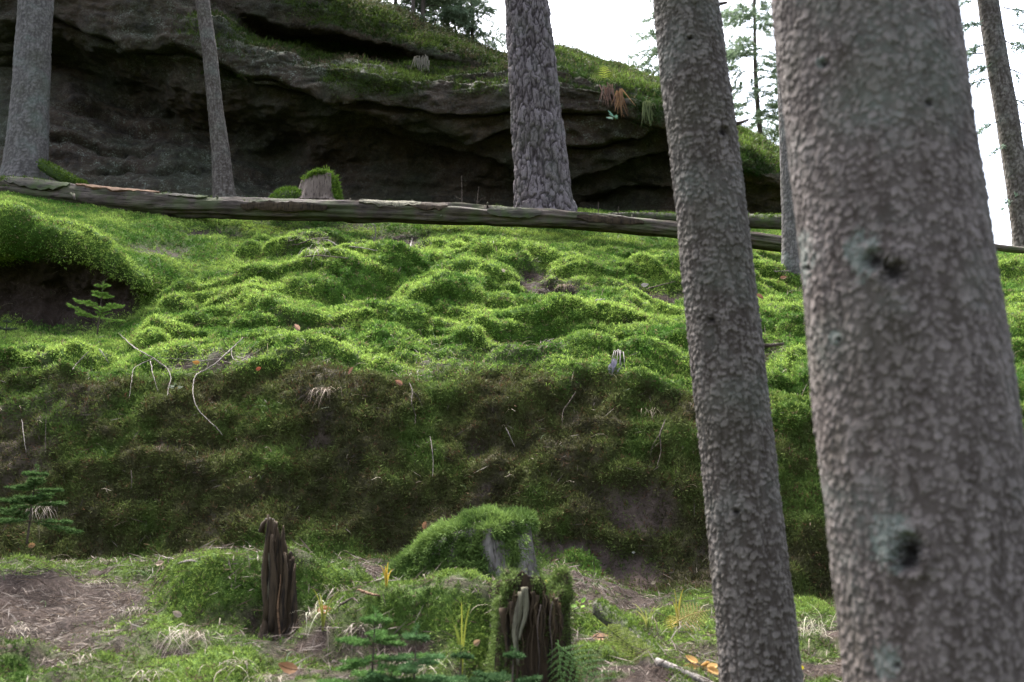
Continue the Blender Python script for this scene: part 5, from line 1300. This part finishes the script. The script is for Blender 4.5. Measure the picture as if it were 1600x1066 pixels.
twig('fallen_stick', [(528, 948), (540, 940), (552, 934), (560, 942)], .009, 'twig_brown', 'bent brown stick on the ground left of the reddish one', 'stick', None, -.03)
twig('fallen_stick', [(240, 866), (262, 872), (285, 876), (308, 877)], .008, 'twig_grey', 'pair of grey sticks lying at the foot of the bank above the hummock', 'stick', None, -.03, [[(280, 880), (300, 876), (325, 868)]])
twig('fallen_stick', [(930, 945), (950, 958), (975, 972), (1000, 990), (1020, 1000)], .008, 'twig_brown', 'thin brown stick running beside the moss wrapped branch', 'stick', None, -.03)
twig('fallen_stick', [(1195, 420), (1215, 425), (1235, 423)], .012, 'twig_grey', 'grey stick on the bright moss by the foot of the hidden trunk', 'stick', None, -.05)
twig('fallen_stick', [(1010, 452), (1030, 446), (1055, 440)], .012, 'twig_brown', 'brown stick across the bare patch left of the leaning spruce', 'stick', None, -.05)
twig('fallen_stick', [(930, 470), (945, 468)], .016, 'twig_grey', 'short chunk of pale wood on the moss near the bare pocket', 'stick', None, -.05)
twig('dead_seedling', [(722, 325, 11.9), (722, 300, 11.9), (721, 276, 11.9)], .010, 'twig_brown', 'bare dead seedling standing behind the log, the taller of two', 'dead seedling', None, 0, [[(722, 312, 11.9), (713, 309, 11.9), (710, 304, 11.9)]])
twig('dead_seedling', [(745, 326, 11.9), (746, 310, 11.9), (748, 292, 11.9)], .009, 'twig_brown', 'bare branching dead seedling behind the log, the lower of two', 'dead seedling', None, 0, [[(746, 318, 11.9), (753, 310, 11.9), (759, 309, 11.9)], [(746, 318, 11.9), (740, 311, 11.9)]])
twig('dead_seedling', [(934, 345, 11.7), (935, 330, 11.7), (935, 315, 11.7)], .010, 'twig_brown', 'single dead stem behind the log right of the pine', 'dead seedling', None, 0)
twig('dead_seedling', [(965, 348, 11.7), (965, 335, 11.7), (967, 323, 11.7)], .009, 'twig_brown', 'short dead stem where the mossy log begins', 'dead seedling', None, 0)
# ================================================================ LIGHT, AIR, CAMERA
SUN_EL, SUN_AZ = math.radians(62), math.radians(-25)      # azimuth from +Y towards +X
w = bpy.data.worlds.new("World"); bpy.context.scene.world = w; w.use_nodes = True
nt = w.node_tree; nt.nodes.clear()
sky = nt.nodes.new('ShaderNodeTexSky'); sky.sky_type = 'NISHITA'; sky.sun_disc = False
sky.sun_elevation = SUN_EL; sky.sun_rotation = SUN_AZ
sky.dust_density = 4.0; sky.air_density = 1.0; sky.ozone_density = 1.0
hs = nt.nodes.new('ShaderNodeHueSaturation'); hs.inputs['Saturation'].default_value = .6
bg = nt.nodes.new('ShaderNodeBackground'); bg.inputs[1].default_value = .115
wo = nt.nodes.new('ShaderNodeOutputWorld')
nt.links.new(sky.outputs[0], hs.inputs['Color']); nt.links.new(hs.outputs[0], bg.inputs[0]); nt.links.new(bg.outputs[0], wo.inputs[0])
sl = bpy.data.lights.new('sun', 'SUN'); sl.energy = 3.9; sl.angle = math.radians(28); sl.color = (1, .98, .95)
so = bpy.data.objects.new('sun', sl); C.objects.link(so)
so.rotation_euler = (PI / 2 - SUN_EL, 0, PI - SUN_AZ)
so.location = (0, 0, 30)
cd = bpy.data.cameras.new('camera'); cd.lens = F / 1600 * 36; cd.sensor_width = 36; cd.clip_end = 3000; cd.clip_start = .05
cd.dof.use_dof = True; cd.dof.focus_distance = 8.0; cd.dof.aperture_fstop = 3.0
co_ = bpy.data.objects.new('camera', cd); C.objects.link(co_)
co_.location = (0, 0, EYE); co_.rotation_euler = (PI / 2 + PITCH, 0, 0)
sc = bpy.context.scene; sc.camera = co_
sc.view_settings.view_transform = 'Standard'; sc.view_settings.look = 'None'; sc.view_settings.gamma = 1
sc.view_settings.exposure = 2.95
